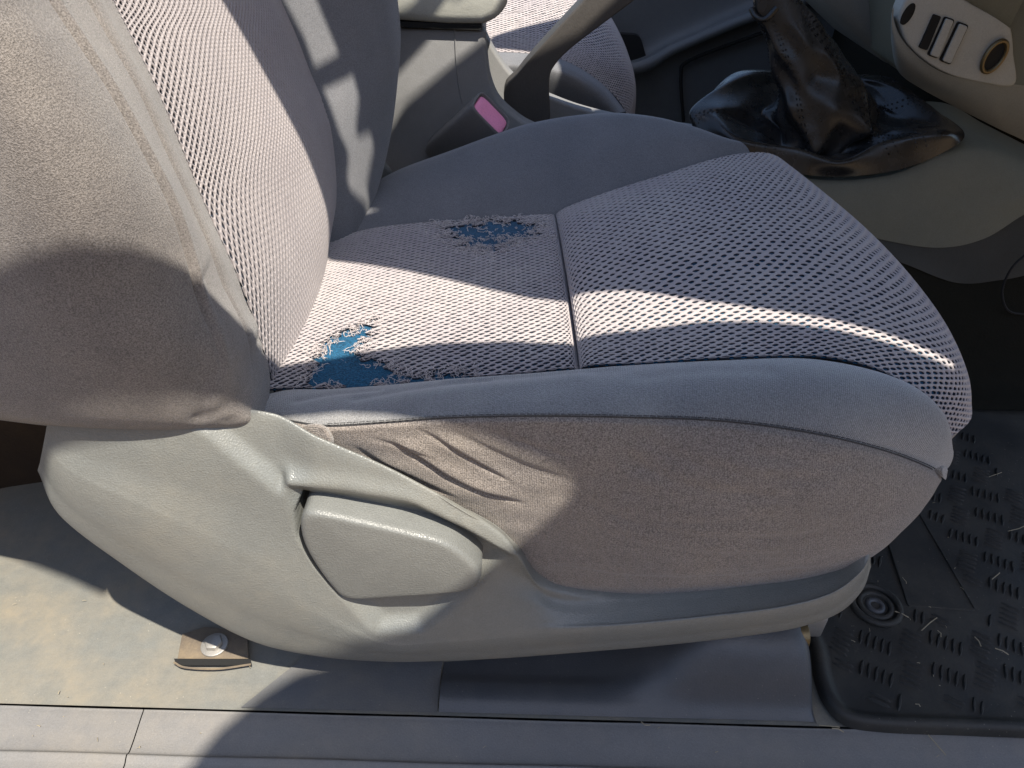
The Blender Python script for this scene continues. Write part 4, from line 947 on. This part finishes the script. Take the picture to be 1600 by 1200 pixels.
# buckle
bk = empty('seat_belt_buckle', (-0.0874, 0.6250, 0.2961)); tag(bk, 'dark seat belt buckle with a pink release button beside the console', 'buckle')
ctr = np.array((-0.0325, 0.6170, 0.3548)); ax = np.array([.62, -.46, .64]); ax /= np.linalg.norm(ax); wd = np.array([.707, 0, -.707]); wd -= ax * (wd @ ax); wd /= np.linalg.norm(wd); th = np.cross(wd, ax) * -1
def ring4(c, w, t, n=40, e=5.5):
    out = []
    for k in range(n):
        a = 2 * math.pi * k / n
        ca, sa = math.cos(a), math.sin(a)
        out.append(c + wd * w * math.copysign(abs(ca) ** (2 / e), ca) + th * t * math.copysign(abs(sa) ** (2 / e), sa))
    return np.array(out)
rows = [ring4(ctr - ax * .115, .020, .011), ring4(ctr - ax * .105, .024, .014), ring4(ctr - ax * .05, .0255, .016), ring4(ctr - ax * .003, .0265, .0175), ring4(ctr, .0258, .0168), ring4(ctr - ax * .0005, .0240, .0150), ring4(ctr - ax * .012, .0235, .0145)]
bo = grid('housing', np.array(rows), MAT['buckle'], bk, close=True)
bm = bmesh.new(); bm.from_mesh(bo.data); bmesh.ops.recalc_face_normals(bm, faces=bm.faces); bm.to_mesh(bo.data); bm.free()
rows = [ring4(ctr - ax * .012, .0226, .0136), ring4(ctr - ax * .003, .0226, .0136), ring4(ctr - ax * .0015, .021, .012), ring4(ctr - ax * .0035, .012, .006), ring4(ctr - ax * .0035, .0002, .0001)]
bo = grid('release_button', np.array(rows), MAT['pink'], bk, close=True); tag(bo, 'pink release button')
bm = bmesh.new(); bm.from_mesh(bo.data); bmesh.ops.recalc_face_normals(bm, faces=bm.faces); bm.to_mesh(bo.data); bm.free()
MB().prism([(-0.1757, 0.6000, 0.3043), (-0.1652, 0.6000, 0.2999), (-0.1548, 0.6000, 0.2841), (-0.1651, 0.6000, 0.2732), (-0.1889, 0.6000, 0.2725)], (0, .012, 0)).build('buckle_strap_guide', MAT['dash'], bk, 0.003)

# gear lever gaiter
gl = empty('gear_lever', (0.4167, 0.7200, 0.2827)); tag(gl, 'gear lever in a rumpled glossy black leather gaiter', 'gear lever')
RG = [[(0.2275, 0.7000, 0.3268), (0.2360, 0.6700, 0.3171), (0.2819, 0.6450, 0.3042), (0.3414, 0.6400, 0.2862), (0.4077, 0.6400, 0.2814), (0.4776, 0.6400, 0.2918), (0.5287, 0.6450, 0.3128), (0.5570, 0.6600, 0.3343), (0.5318, 0.7200, 0.3495), (0.5037, 0.8000, 0.3639), (0.4138, 0.8300, 0.3554), (0.2964, 0.8000, 0.3642)],
      [(0.2330, 0.7050, 0.3433), (0.2377, 0.6800, 0.3366), (0.2833, 0.6520, 0.3245), (0.3448, 0.6450, 0.3109), (0.4024, 0.6450, 0.3060), (0.4614, 0.6450, 0.3222), (0.5071, 0.6500, 0.3386), (0.5413, 0.6650, 0.3418), (0.5142, 0.7250, 0.3532), (0.4906, 0.7950, 0.3631), (0.4105, 0.8200, 0.3562), (0.3027, 0.7900, 0.3653)],
      [(0.2834, 0.7250, 0.3453), (0.2805, 0.7000, 0.3323), (0.3125, 0.6800, 0.3151), (0.3652, 0.6720, 0.2935), (0.4142, 0.6700, 0.2939), (0.4603, 0.6720, 0.3129), (0.4895, 0.6800, 0.3282), (0.5073, 0.6900, 0.3360), (0.5011, 0.7400, 0.3403), (0.4734, 0.7850, 0.3502), (0.4064, 0.8000, 0.3485), (0.3403, 0.7850, 0.3483)],
      [(0.3318, 0.7350, 0.3288), (0.3364, 0.7150, 0.3124), (0.3537, 0.6950, 0.2916), (0.3823, 0.6880, 0.2847), (0.4125, 0.6880, 0.2915), (0.4456, 0.6900, 0.3096), (0.4633, 0.7000, 0.3209), (0.4771, 0.7200, 0.3274), (0.4775, 0.7500, 0.3349), (0.4568, 0.7750, 0.3440), (0.4025, 0.7850, 0.3457), (0.3551, 0.7750, 0.3413)],
      [(0.3373, 0.7320, 0.3530), (0.3436, 0.7110, 0.3307), (0.3611, 0.6900, 0.3072), (0.3879, 0.6850, 0.3013), (0.4186, 0.6850, 0.3105), (0.4447, 0.6900, 0.3261), (0.4605, 0.7000, 0.3349), (0.4647, 0.7300, 0.3464), (0.4538, 0.7600, 0.3647), (0.4156, 0.7700, 0.3758), (0.3737, 0.7700, 0.3723), (0.3495, 0.7600, 0.3619)],
      [(0.3307, 0.7330, 0.3782), (0.3330, 0.7130, 0.3598), (0.3473, 0.6970, 0.3472), (0.3698, 0.6920, 0.3429), (0.3973, 0.6920, 0.3501), (0.4218, 0.6970, 0.3612), (0.4368, 0.7100, 0.3698), (0.4352, 0.7350, 0.3828), (0.4152, 0.7500, 0.3982), (0.3838, 0.7600, 0.4029), (0.3531, 0.7570, 0.3988), (0.3364, 0.7480, 0.3888)],
      [(0.3186, 0.7370, 0.4026), (0.3222, 0.7200, 0.3891), (0.3353, 0.7080, 0.3816), (0.3540, 0.7040, 0.3801), (0.3748, 0.7040, 0.3868), (0.3933, 0.7080, 0.3970), (0.4023, 0.7200, 0.4049), (0.3971, 0.7380, 0.4158), (0.3785, 0.7500, 0.4264), (0.3547, 0.7550, 0.4292), (0.3321, 0.7520, 0.4248), (0.3202, 0.7450, 0.4153)],
      [(0.3027, 0.7390, 0.4319), (0.3067, 0.7270, 0.4219), (0.3174, 0.7180, 0.4174), (0.3327, 0.7140, 0.4187), (0.3486, 0.7140, 0.4250), (0.3616, 0.7180, 0.4340), (0.3665, 0.7270, 0.4411), (0.3606, 0.7390, 0.4502), (0.3451, 0.7470, 0.4578), (0.3270, 0.7510, 0.4580), (0.3115, 0.7500, 0.4513), (0.3039, 0.7460, 0.4416)],
      [(0.2860, 0.7420, 0.4564), (0.2904, 0.7330, 0.4481), (0.3016, 0.7270, 0.4445), (0.3146, 0.7240, 0.4461), (0.3273, 0.7240, 0.4521), (0.3373, 0.7280, 0.4602), (0.3391, 0.7340, 0.4663), (0.3342, 0.7420, 0.4733), (0.3211, 0.7470, 0.4778), (0.3059, 0.7500, 0.4755), (0.2957, 0.7500, 0.4682), (0.2885, 0.7470, 0.4614)],
      [(0.2838, 0.7420, 0.4846), (0.2870, 0.7380, 0.4797), (0.2945, 0.7350, 0.4776), (0.3030, 0.7330, 0.4788), (0.3113, 0.7330, 0.4832), (0.3169, 0.7360, 0.4891), (0.3165, 0.7390, 0.4941), (0.3121, 0.7440, 0.4987), (0.3045, 0.7470, 0.5016), (0.2960, 0.7490, 0.5004), (0.2889, 0.7480, 0.4963), (0.2846, 0.7450, 0.4911)]]
RGa = np.array(RG)
for i_ in range(1, 8):
    c_ = RGa[i_].mean(0)
    for j_ in range(12):
        v_ = RGa[i_, j_] - c_; v_ = v_ / np.linalg.norm(v_)
        RGa[i_, j_] += v_ * (0.006 if (i_ + j_) % 2 else -0.006) * (1.3 if i_ < 5 else 0.6)
ring_d = np.array([smooth_closed(r, 144) for r in RGa])
Gg = cr(ring_d, 150)
Ng = normals(np.concatenate([Gg, Gg[:, :1]], 1))[:, :144]
cen = Gg.mean(1, keepdims=True)
sgn = np.sign(np.sum(Ng * (Gg - cen), -1, keepdims=True).mean()); Ng = Ng * sgn
kk = np.linspace(0, 1, 150)[:, None]; aa = np.linspace(0, 2 * math.pi, 144, endpoint=False)[None]
dd = np.zeros((150, 144))
for i in range(150):
    for j in range(144):
        p = Gg[i, j]; dd[i, j] = noise.noise((p[0] * 15, p[1] * 15, p[2] * 24)) + 0.25 * noise.noise((p[0] * 34, p[1] * 34, p[2] * 40 + 5))
amp = 0.006 * np.sin(np.pi * np.clip(kk * 1.05, 0, 1)) ** 0.6 * (1 - 0.6 * kk)
Gg = Gg + Ng * (dd * amp)[..., None]
ga = grid('gaiter', Gg, MAT['leather'], gl, close=True)
bm = bmesh.new(); bm.from_mesh(ga.data); bmesh.ops.recalc_face_normals(bm, faces=bm.faces); bm.to_mesh(ga.data); bm.free()
stm = MB()
for j in (30, 60, 66, 6, 96):
    for off in (0, 2):
        jj = (j + off) % 144
        for i in range(8, 138, 3):
            a = Gg[i, jj] + Ng[i, jj] * .0006; b = Gg[i + 1, jj] + Ng[i + 1, jj] * .0006
            stm.tube([a, (a * .6 + b * .4) + Ng[i, jj] * .0006, b], 0.0006, 4)
o = stm.build('gaiter_stitching', MAT['leather'], ga); o['kind'] = 'stuff'
MB().tube([(0.3026, 0.7400, 0.4784), (0.2871, 0.7400, 0.5121), (0.2673, 0.7400, 0.5506)], 0.010, 14).build('shaft', MAT['dark'], gl)
MB().add(*tube_mesh(cr(np.array([(0.2823, 0.7350, 0.4547), (0.2878, 0.7250, 0.4474), (0.2978, 0.7200, 0.4464), (0.3088, 0.7200, 0.4595)]), 14), 0.0035, 8)).build('collar', MAT['leather'], gl)

# ------------------------------------------------------------------ lower dashboard and switch panel
da = empty('dashboard', (0.8, 0.85, 0.3)); tag(da, 'grey lower dashboard above the gaiter with a pale switch panel', 'dashboard')
MB().prism([(0.4790, 0.7750, 0.4480), (0.4933, 0.7750, 0.4102), (0.5084, 0.7750, 0.3803), (0.5431, 0.7750, 0.3598), (0.6049, 0.7750, 0.3344), (0.7105, 0.7750, 0.2942), (0.8911, 0.7750, 0.2241), (0.7073, 0.7750, 0.5773), (0.4410, 0.7750, 0.5710)], (0, .30, 0)).build('lower_panel', MAT['tunnel'], da, 0.006, 3)
lf = [[(0.4552, 0.7330, 0.4623), (0.4597, 0.7315, 0.4469), (0.4769, 0.7305, 0.4255), (0.5087, 0.7300, 0.4031), (0.5426, 0.7295, 0.3879), (0.5825, 0.7290, 0.3796), (0.6301, 0.7280, 0.3772), (0.6990, 0.7250, 0.3727), (0.7806, 0.7200, 0.3683)],
      [(0.4553, 0.7350, 0.4548), (0.4634, 0.7370, 0.4327), (0.4823, 0.7400, 0.4062), (0.5191, 0.7420, 0.3833), (0.5670, 0.7440, 0.3623), (0.6254, 0.7450, 0.3447), (0.6653, 0.7450, 0.3374), (0.7410, 0.7430, 0.3145), (0.8333, 0.7400, 0.2918)],
      [(0.4722, 0.7700, 0.4428), (0.4835, 0.7700, 0.4110), (0.5037, 0.7700, 0.3782), (0.5420, 0.7700, 0.3570), (0.6037, 0.7700, 0.3316), (0.6665, 0.7700, 0.3071), (0.7091, 0.7700, 0.2913), (0.7983, 0.7700, 0.2551), (0.8894, 0.7700, 0.2212)]]
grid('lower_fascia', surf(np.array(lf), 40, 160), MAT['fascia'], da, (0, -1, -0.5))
rp = [[(0.5788, 0.7550, 0.5106), (0.6338, 0.7400, 0.5139), (0.7171, 0.7300, 0.5172)], [(0.6024, 0.7420, 0.4500), (0.6573, 0.7320, 0.4533), (0.7433, 0.7220, 0.4574)], [(0.6304, 0.7285, 0.3771), (0.6908, 0.7255, 0.3732), (0.7891, 0.7200, 0.3678)]]
grid('side_fascia', surf(np.array(rp), 30, 30), MAT['tunnel'], da, (0, -1, 0))
up_ = [[(0.4611, 0.7200, 0.5253), (0.5148, 0.7100, 0.5277), (0.5959, 0.7000, 0.5309)], [(0.4947, 0.7280, 0.4878), (0.5497, 0.7260, 0.4687), (0.6004, 0.7240, 0.4476)], [(0.5040, 0.7450, 0.4827), (0.5612, 0.7450, 0.4629), (0.6142, 0.7450, 0.4409)]]
grid('upper_fascia', surf(np.array(up_), 30, 30), MAT['tunnel'], da, (0, -1, 0))
MB().prism([(0.3830, 0.8700, 0.4910), (0.4210, 0.8700, 0.4412), (0.4660, 0.8700, 0.4096), (0.5437, 0.8700, 0.3557), (0.5937, 0.8700, 0.3571), (0.5387, 0.8700, 0.5098)], (0, .25, 0)).build('centre_stack', MAT['dash'], da, 0.02, 4)
MB().box((0.95, 0.85, 0.66), (0.62, 1.3, 0.26)).build('dash_top', MAT['tunnel'], da, 0.05, 4)
SPo = [(0.4636, 0.7405, 0.4482), (0.4620, 0.7405, 0.4626), (0.4682, 0.7405, 0.4769), (0.4998, 0.7405, 0.4846), (0.5543, 0.7405, 0.4649), (0.5920, 0.7405, 0.4500), (0.6052, 0.7405, 0.4416), (0.6203, 0.7405, 0.4135), (0.6372, 0.7405, 0.3757), (0.5886, 0.7405, 0.3783), (0.5479, 0.7405, 0.3868), (0.5137, 0.7405, 0.4015), (0.4816, 0.7405, 0.4235)]
sp = pillow('switch_panel', np.array(cr(np.array(SPo + SPo[:1]), 97)[:-1]), (0, -1, 0), 0.014, MAT['panel'], da, rings=10, rad=0.004, bulge=0.002, back=0.01)
tag(sp, 'pale grey switch panel with blank switches, slot and power socket')
SY = .7235
def rrect(pts, n=48): return np.array(cr(np.array(list(pts) + [pts[0]]), n + 1)[:-1])
def quadround(c, n=40, r=.22):
    P = []
    c = [np.array(p) for p in c]
    for i in range(4):
        a, b, d = c[i - 1], c[i], c[(i + 1) % 4]
        la, ld = np.linalg.norm(a - b), np.linalg.norm(d - b); rr = min(la, ld) * r
        p0 = b + (a - b) / la * rr; p1 = b + (d - b) / ld * rr
        for t in np.linspace(0, 1, n // 4):
            P.append((1 - t) ** 2 * p0 + 2 * t * (1 - t) * b + t * t * p1)
    return np.array(P)
MB().prism(quadround([(0.5013, 0.7225, 0.4568), (0.5116, 0.7225, 0.4543), (0.5083, 0.7225, 0.4154), (0.4970, 0.7225, 0.4181)]), (0, .006, 0)).build('empty_switch_slot', MAT['dark'], sp)
for q in ([(0.5167, 0.7225, 0.4530), (0.5271, 0.7225, 0.4504), (0.5241, 0.7225, 0.4075), (0.5123, 0.7225, 0.4110)], [(0.5352, 0.7225, 0.4477), (0.5467, 0.7225, 0.4444), (0.5418, 0.7225, 0.4012), (0.5300, 0.7225, 0.4047)]):
    c = np.mean(q, 0)
    nv_ = (np.array(q[1]) - np.array(q[0])) / 2; lv_ = (np.array(q[3]) - np.array(q[0])) / 2
    MB().prism(quadround([c + nv_ * 1.32 * s1 + lv_ * 1.07 * s2 for s1, s2 in ((-1, -1), (1, -1), (1, 1), (-1, 1))]), (0, .006, 0)).build('switch_gap', MAT['dark'], sp)
    b = pillow('blank_switch', quadround(q) - np.array([0, .001, 0]), (0, -1, 0), .002, MAT['panel'], sp, rings=4, rad=.0012)
def disc(c, rx, rz, th, n=36):
    d = []
    for k in range(n):
        a = 2 * math.pi * k / n; x, z = rx * math.cos(a), rz * math.sin(a)
        d.append(np.array(c) + (x * math.cos(th) - z * math.sin(th), 0, x * math.sin(th) + z * math.cos(th)))
    return np.array(d)
kc = np.array((0.4717, 0.7255, 0.4555)); MB().prism(disc(kc, .0062, .0125, R(-14)), (0, .006, 0)).build('key_barrel', MAT['dark'], sp)
sc = np.array((0.5939, 0.7230, 0.4108))
rows = [disc(sc, .0135, .0215, R(-14)), disc(sc - (0, .004, 0), .013, .021, R(-14)), disc(sc - (0, .0045, 0), .0105, .0178, R(-14)), disc(sc - (0, .002, 0), .0095, .016, R(-14)), disc(sc, .009, .0155, R(-14))]
o = grid('power_socket', np.array(rows), MAT['brass'], sp, close=True)
bm = bmesh.new(); bm.from_mesh(o.data); bmesh.ops.recalc_face_normals(bm, faces=bm.faces); bm.to_mesh(o.data); bm.free()
MB().prism(disc(sc - (0, .0008, 0), .0098, .0165, R(-14)), (0, .004, 0)).build('socket_bore', MAT['dark'], o)

# ------------------------------------------------------------------ passenger seat
ps = empty('passenger_seat', (0.0, 1.15, 0.0)); tag(ps, 'grey fabric passenger seat with mesh cushion beyond the console', 'car seat')
bl = [[(-0.1170, 0.9550, 0.2523), (-0.0126, 0.9500, 0.2668), (0.0606, 0.9500, 0.2556), (0.1140, 0.9550, 0.2431), (0.1477, 0.9600, 0.2267)],
      [(-0.1140, 0.9400, 0.3112), (-0.0135, 0.9300, 0.3240), (0.0584, 0.9300, 0.3164), (0.1107, 0.9350, 0.2914), (0.1505, 0.9450, 0.2575)],
      [(-0.1139, 0.9450, 0.3290), (-0.0140, 0.9400, 0.3366), (0.0619, 0.9400, 0.3292), (0.1207, 0.9450, 0.3006), (0.1628, 0.9550, 0.2589)],
      [(-0.1167, 0.9800, 0.3358), (-0.0147, 0.9750, 0.3415), (0.0671, 0.9750, 0.3322), (0.1319, 0.9800, 0.2974), (0.1771, 0.9850, 0.2523)]]
grid('bolster', surf(np.array(bl), 50, 120), MAT['velour'], ps, (0, -0.6, 1))
mp = [[(-0.1167, 0.9800, 0.3358), (-0.0147, 0.9770, 0.3411), (0.0672, 0.9770, 0.3317), (0.1321, 0.9820, 0.2969), (0.1774, 0.9850, 0.2502), (0.1789, 0.9850, 0.2085)],
      [(-0.1231, 1.0600, 0.3512), (-0.0164, 1.0600, 0.3559), (0.0802, 1.0600, 0.3446), (0.1514, 1.0500, 0.3206), (0.1943, 1.0450, 0.2818), (0.2016, 1.0400, 0.2075)],
      [(-0.1347, 1.2000, 0.3648), (-0.0191, 1.2000, 0.3729), (0.0734, 1.2000, 0.3679), (0.1502, 1.2000, 0.3509), (0.1964, 1.1700, 0.2957), (0.2095, 1.1500, 0.1961)],
      [(-0.1515, 1.4000, 0.3756), (-0.0228, 1.4000, 0.3845), (0.0675, 1.4000, 0.3788), (0.1469, 1.4000, 0.3542), (0.1898, 1.3800, 0.2995), (0.2054, 1.3600, 0.1980)]]
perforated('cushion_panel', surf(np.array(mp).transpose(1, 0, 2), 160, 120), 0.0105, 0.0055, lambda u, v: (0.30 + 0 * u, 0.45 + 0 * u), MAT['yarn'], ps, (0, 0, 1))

# ------------------------------------------------------------------ far door
fd = empty('far_door', (0.3, 1.48, 0.0)); tag(fd, 'dark far door trim with armrest ledge and pocket', 'door')
dr = [[(-0.3414, 1.5000, 0.4610), (-0.0263, 1.5000, 0.4686), (0.1827, 1.5000, 0.4735), (0.3129, 1.5000, 0.4766), (0.4947, 1.5000, 0.4810), (0.7533, 1.5000, 0.4871)],
      [(-0.3619, 1.4900, 0.2435), (-0.0216, 1.4900, 0.2653), (0.2070, 1.4900, 0.2344), (0.3421, 1.4900, 0.2812), (0.5082, 1.4900, 0.3519), (0.7678, 1.4900, 0.4320)],
      [(-0.3556, 1.4400, 0.2154), (-0.0202, 1.4400, 0.2372), (0.2251, 1.4400, 0.2175), (0.3366, 1.4400, 0.2646), (0.4971, 1.4400, 0.3334), (0.7536, 1.4400, 0.4152)],
      [(-0.3573, 1.4350, 0.1900), (-0.0195, 1.4350, 0.2122), (0.2408, 1.4350, 0.1979), (0.3388, 1.4350, 0.2452), (0.4986, 1.4350, 0.3149), (0.7571, 1.4350, 0.3987)],
      [(-0.3660, 1.4700, 0.1672), (-0.0196, 1.4700, 0.1902), (0.2470, 1.4700, 0.1781), (0.3502, 1.4700, 0.2268), (0.5124, 1.4700, 0.2985), (0.7764, 1.4700, 0.3823)],
      [(-0.3962, 1.4800, -0.1104), (-0.0133, 1.4800, -0.0992), (0.2799, 1.4800, -0.0906), (0.4015, 1.4800, -0.0871), (0.5998, 1.4800, -0.0813), (0.9318, 1.4800, -0.0715)]]
grid('door_trim', surf(np.array(dr), 140, 120), MAT['door'], fd, (0, -1, 0))
MB().prism(quadround([np.array(p) for p in [(0.1249, 1.4750, 0.2722), (0.2578, 1.4750, 0.2692), (0.2816, 1.4750, 0.2158), (0.2083, 1.4750, 0.2085)]]), (0, .02, 0)).build('pull_cup', MAT['dark'], fd)
MB().tube(cr(np.array([(0.3778, 1.4550, 0.0925), (0.3563, 1.4550, 0.1904), (0.3666, 1.4550, 0.2229), (0.4636, 1.4550, 0.2646), (0.5272, 1.4550, 0.2892)]), 40), 0.004, 6).build('speaker_rim', MAT['dark'], fd)
# ------------------------------------------------------------------ what shades the seat: windscreen pillar and added unseen sheets cut to shadow outlines
def slab(name, pts, mat, parent, th=0.012):
    """pts: (x, y, z) outline of a shade-casting sheet, thickened upwards"""
    P = np.array(pts)
    n = len(P)
    m = MB(); m.prism([tuple(p) for p in P], (0, 0, th))
    o = m.build(name, mat, parent, 0, smooth=False)
    bm = bmesh.new(); bm.from_mesh(o.data); bmesh.ops.triangulate(bm, faces=[f for f in bm.faces if len(f.verts) > 4]); bm.to_mesh(o.data); bm.free()
    return o
def sh(L, z=None):
    """a point of a shadow outline on the floor, carried up the sun's direction to height z"""
    out = []
    for t in L:
        a, b = t[:2]; h = t[2] if len(t) > 2 else z
        out.append((a + .32 * h, b - .42 * h, h))
    return out
shell = empty('roof_shade', (0.2, 0.7, 1.1)); tag(shell, 'windscreen pillar and added roof pieces above the seats, cut to cast shade, out of view', 'car roof')
slab('pillar', sh([(-.56, .545, 1.12), (-.42, .536, 1.12), (-.386, .525, 1.11), (-.355, .515, 1.10), (-.326, .506, 1.09), (-.299, .500, 1.08), (-.282, .497, 1.07), (-.272, .484, 1.07), (-.243, .477, 1.06), (-.205, .466, 1.04), (-.162, .448, 1.02), (-.12, .427, 1.0), (-.081, .409, .98), (-.054, .402, .96), (-.011, .393, .94), (.043, .370, .92), (.090, .358, .90), (.141, .349, .88), (.191, .338, .86), (.220, .331, .84), (.255, .322, .82), (.5, .31, .78), (.7, .30, .76),
     (.7, .62, .80), (.3, .62, .90), (.0, .61, 1.0), (-.2, .61, 1.08), (-.262, .572, 1.09), (-.272, .569, 1.09), (-.280, .577, 1.09), (-.283, .590, 1.09), (-.293, .594, 1.09), (-.317, .614, 1.10), (-.344, .637, 1.11), (-.376, .653, 1.12), (-.42, .67, 1.12), (-.56, .69, 1.12)]), MAT['paint'], shell)
slab('shade_slab', sh([(-.20, .60), (-.258, .588), (-.261, .617), (-.270, .622), (-.281, .608), (-.286, .630), (-.301, .646), (-.316, .649), (-.348, .670), (-.376, .678), (-.46, .69), (-.46, .795), (-.28, .795), (-.262, .806), (-.25, .820), (-.207, .840), (-.176, .853), (-.15, .905), (-.055, .928), (.0, .96), (.05, 1.02), (.55, 1.06), (.6, .55), (.2, .57)], 1.14), MAT['dash'], shell)  # added unseen slab, its outline cut to leave the sun patches
slab('shade_bar', sh([(-.326, .616), (-.318, .622), (-.304, .638), (-.297, .648), (-.305, .656), (-.314, .643), (-.325, .630), (-.333, .621)], 1.165), MAT['dark'], shell)  # added unseen piece that splits the sun patch on the far bolster
slab('shade_strip', sh([(-.42, .838), (-.285, .838), (-.272, .840), (-.249, .854), (-.236, .865), (-.223, .864), (-.207, .869), (-.16, .91), (-.175, .93), (-.24, .878), (-.254, .867), (-.272, .857), (-.29, .852), (-.42, .850)], 1.15), MAT['dash'], shell)  # added unseen strip for the shadow stripe across the console lid
slab('far_shade_slab', sh([(-.17, 1.137), (-.05, 1.12), (-.035, 1.04), (.8, 1.03), (.8, 1.87), (.1, 1.87), (.02, 1.355), (-.155, 1.177)], 1.17), MAT['paint'], shell)  # added unseen slab, outlined to shade the passenger side
caster = slab('shade_sheet', sh([(a, b, float(np.interp(b, [-.05, .18, .34], [1.6, 1.2, .82]))) for a, b in [(-.66, .53), (-.445, .48), (-.432, .255), (-.407, .240), (-.379, .243), (-.354, .251), (-.336, .262), (-.322, .274), (-.296, .278), (-.288, .291), (-.279, .304), (-.253, .313), (-.216, .327), (-.176, .337), (-.151, .341), (-.096, .342), (-.051, .337), (-.005, .336), (.040, .341), (.087, .341), (.138, .336), (.190, .327), (.218, .321), (.246, .316), (.275, .36), (.6, .40),
     (.6, -.02), (-.27, -.02), (-.256, .015), (-.244, .043), (-.215, .078), (-.188, .100), (-.150, .112), (-.128, .117), (-.110, .122), (-.092, .140), (-.072, .158), (-.057, .172), (-.045, .184), (-.034, .194), (-.044, .203), (-.075, .212), (-.114, .221), (-.159, .229), (-.185, .236), (-.215, .240), (-.258, .236), (-.33, .212), (-.400, .203), (-.404, .182), (-.456, .204), (-.538, .233), (-.66, .27)]]), MAT['carpet'], None, 0.006)
tag(caster, 'added dark sheet outside the open doorway, above the camera, cut to cast the seat shadow', 'shade_sheet')  # added stand-in for the unknown thing that throws this shadow
plain('floor_pan', [(-1.0, -0.158, -0.135), (0.78, -0.158, -0.135), (0.78, 1.5, -0.135), (-1.0, 1.5, -0.135)], [(0, 1, 2, 3)], MAT['dark'])
MB().box((0.95, 1.15, 0.14), (0.55, 0.70, 0.55)).build('dark_backing', MAT['carpet'], None, 0.02)['kind'] = 'structure'  # added dark box closing a gap that let sunlit ground show
m = MB(); m.box((-0.62, 0.75, 0.2), (0.03, 1.4, 0.75)); o = m.build('bulkhead', MAT['carpet'], None, 0.01); o['kind'] = 'structure'  # added dark panel that keeps stray light out behind the seat
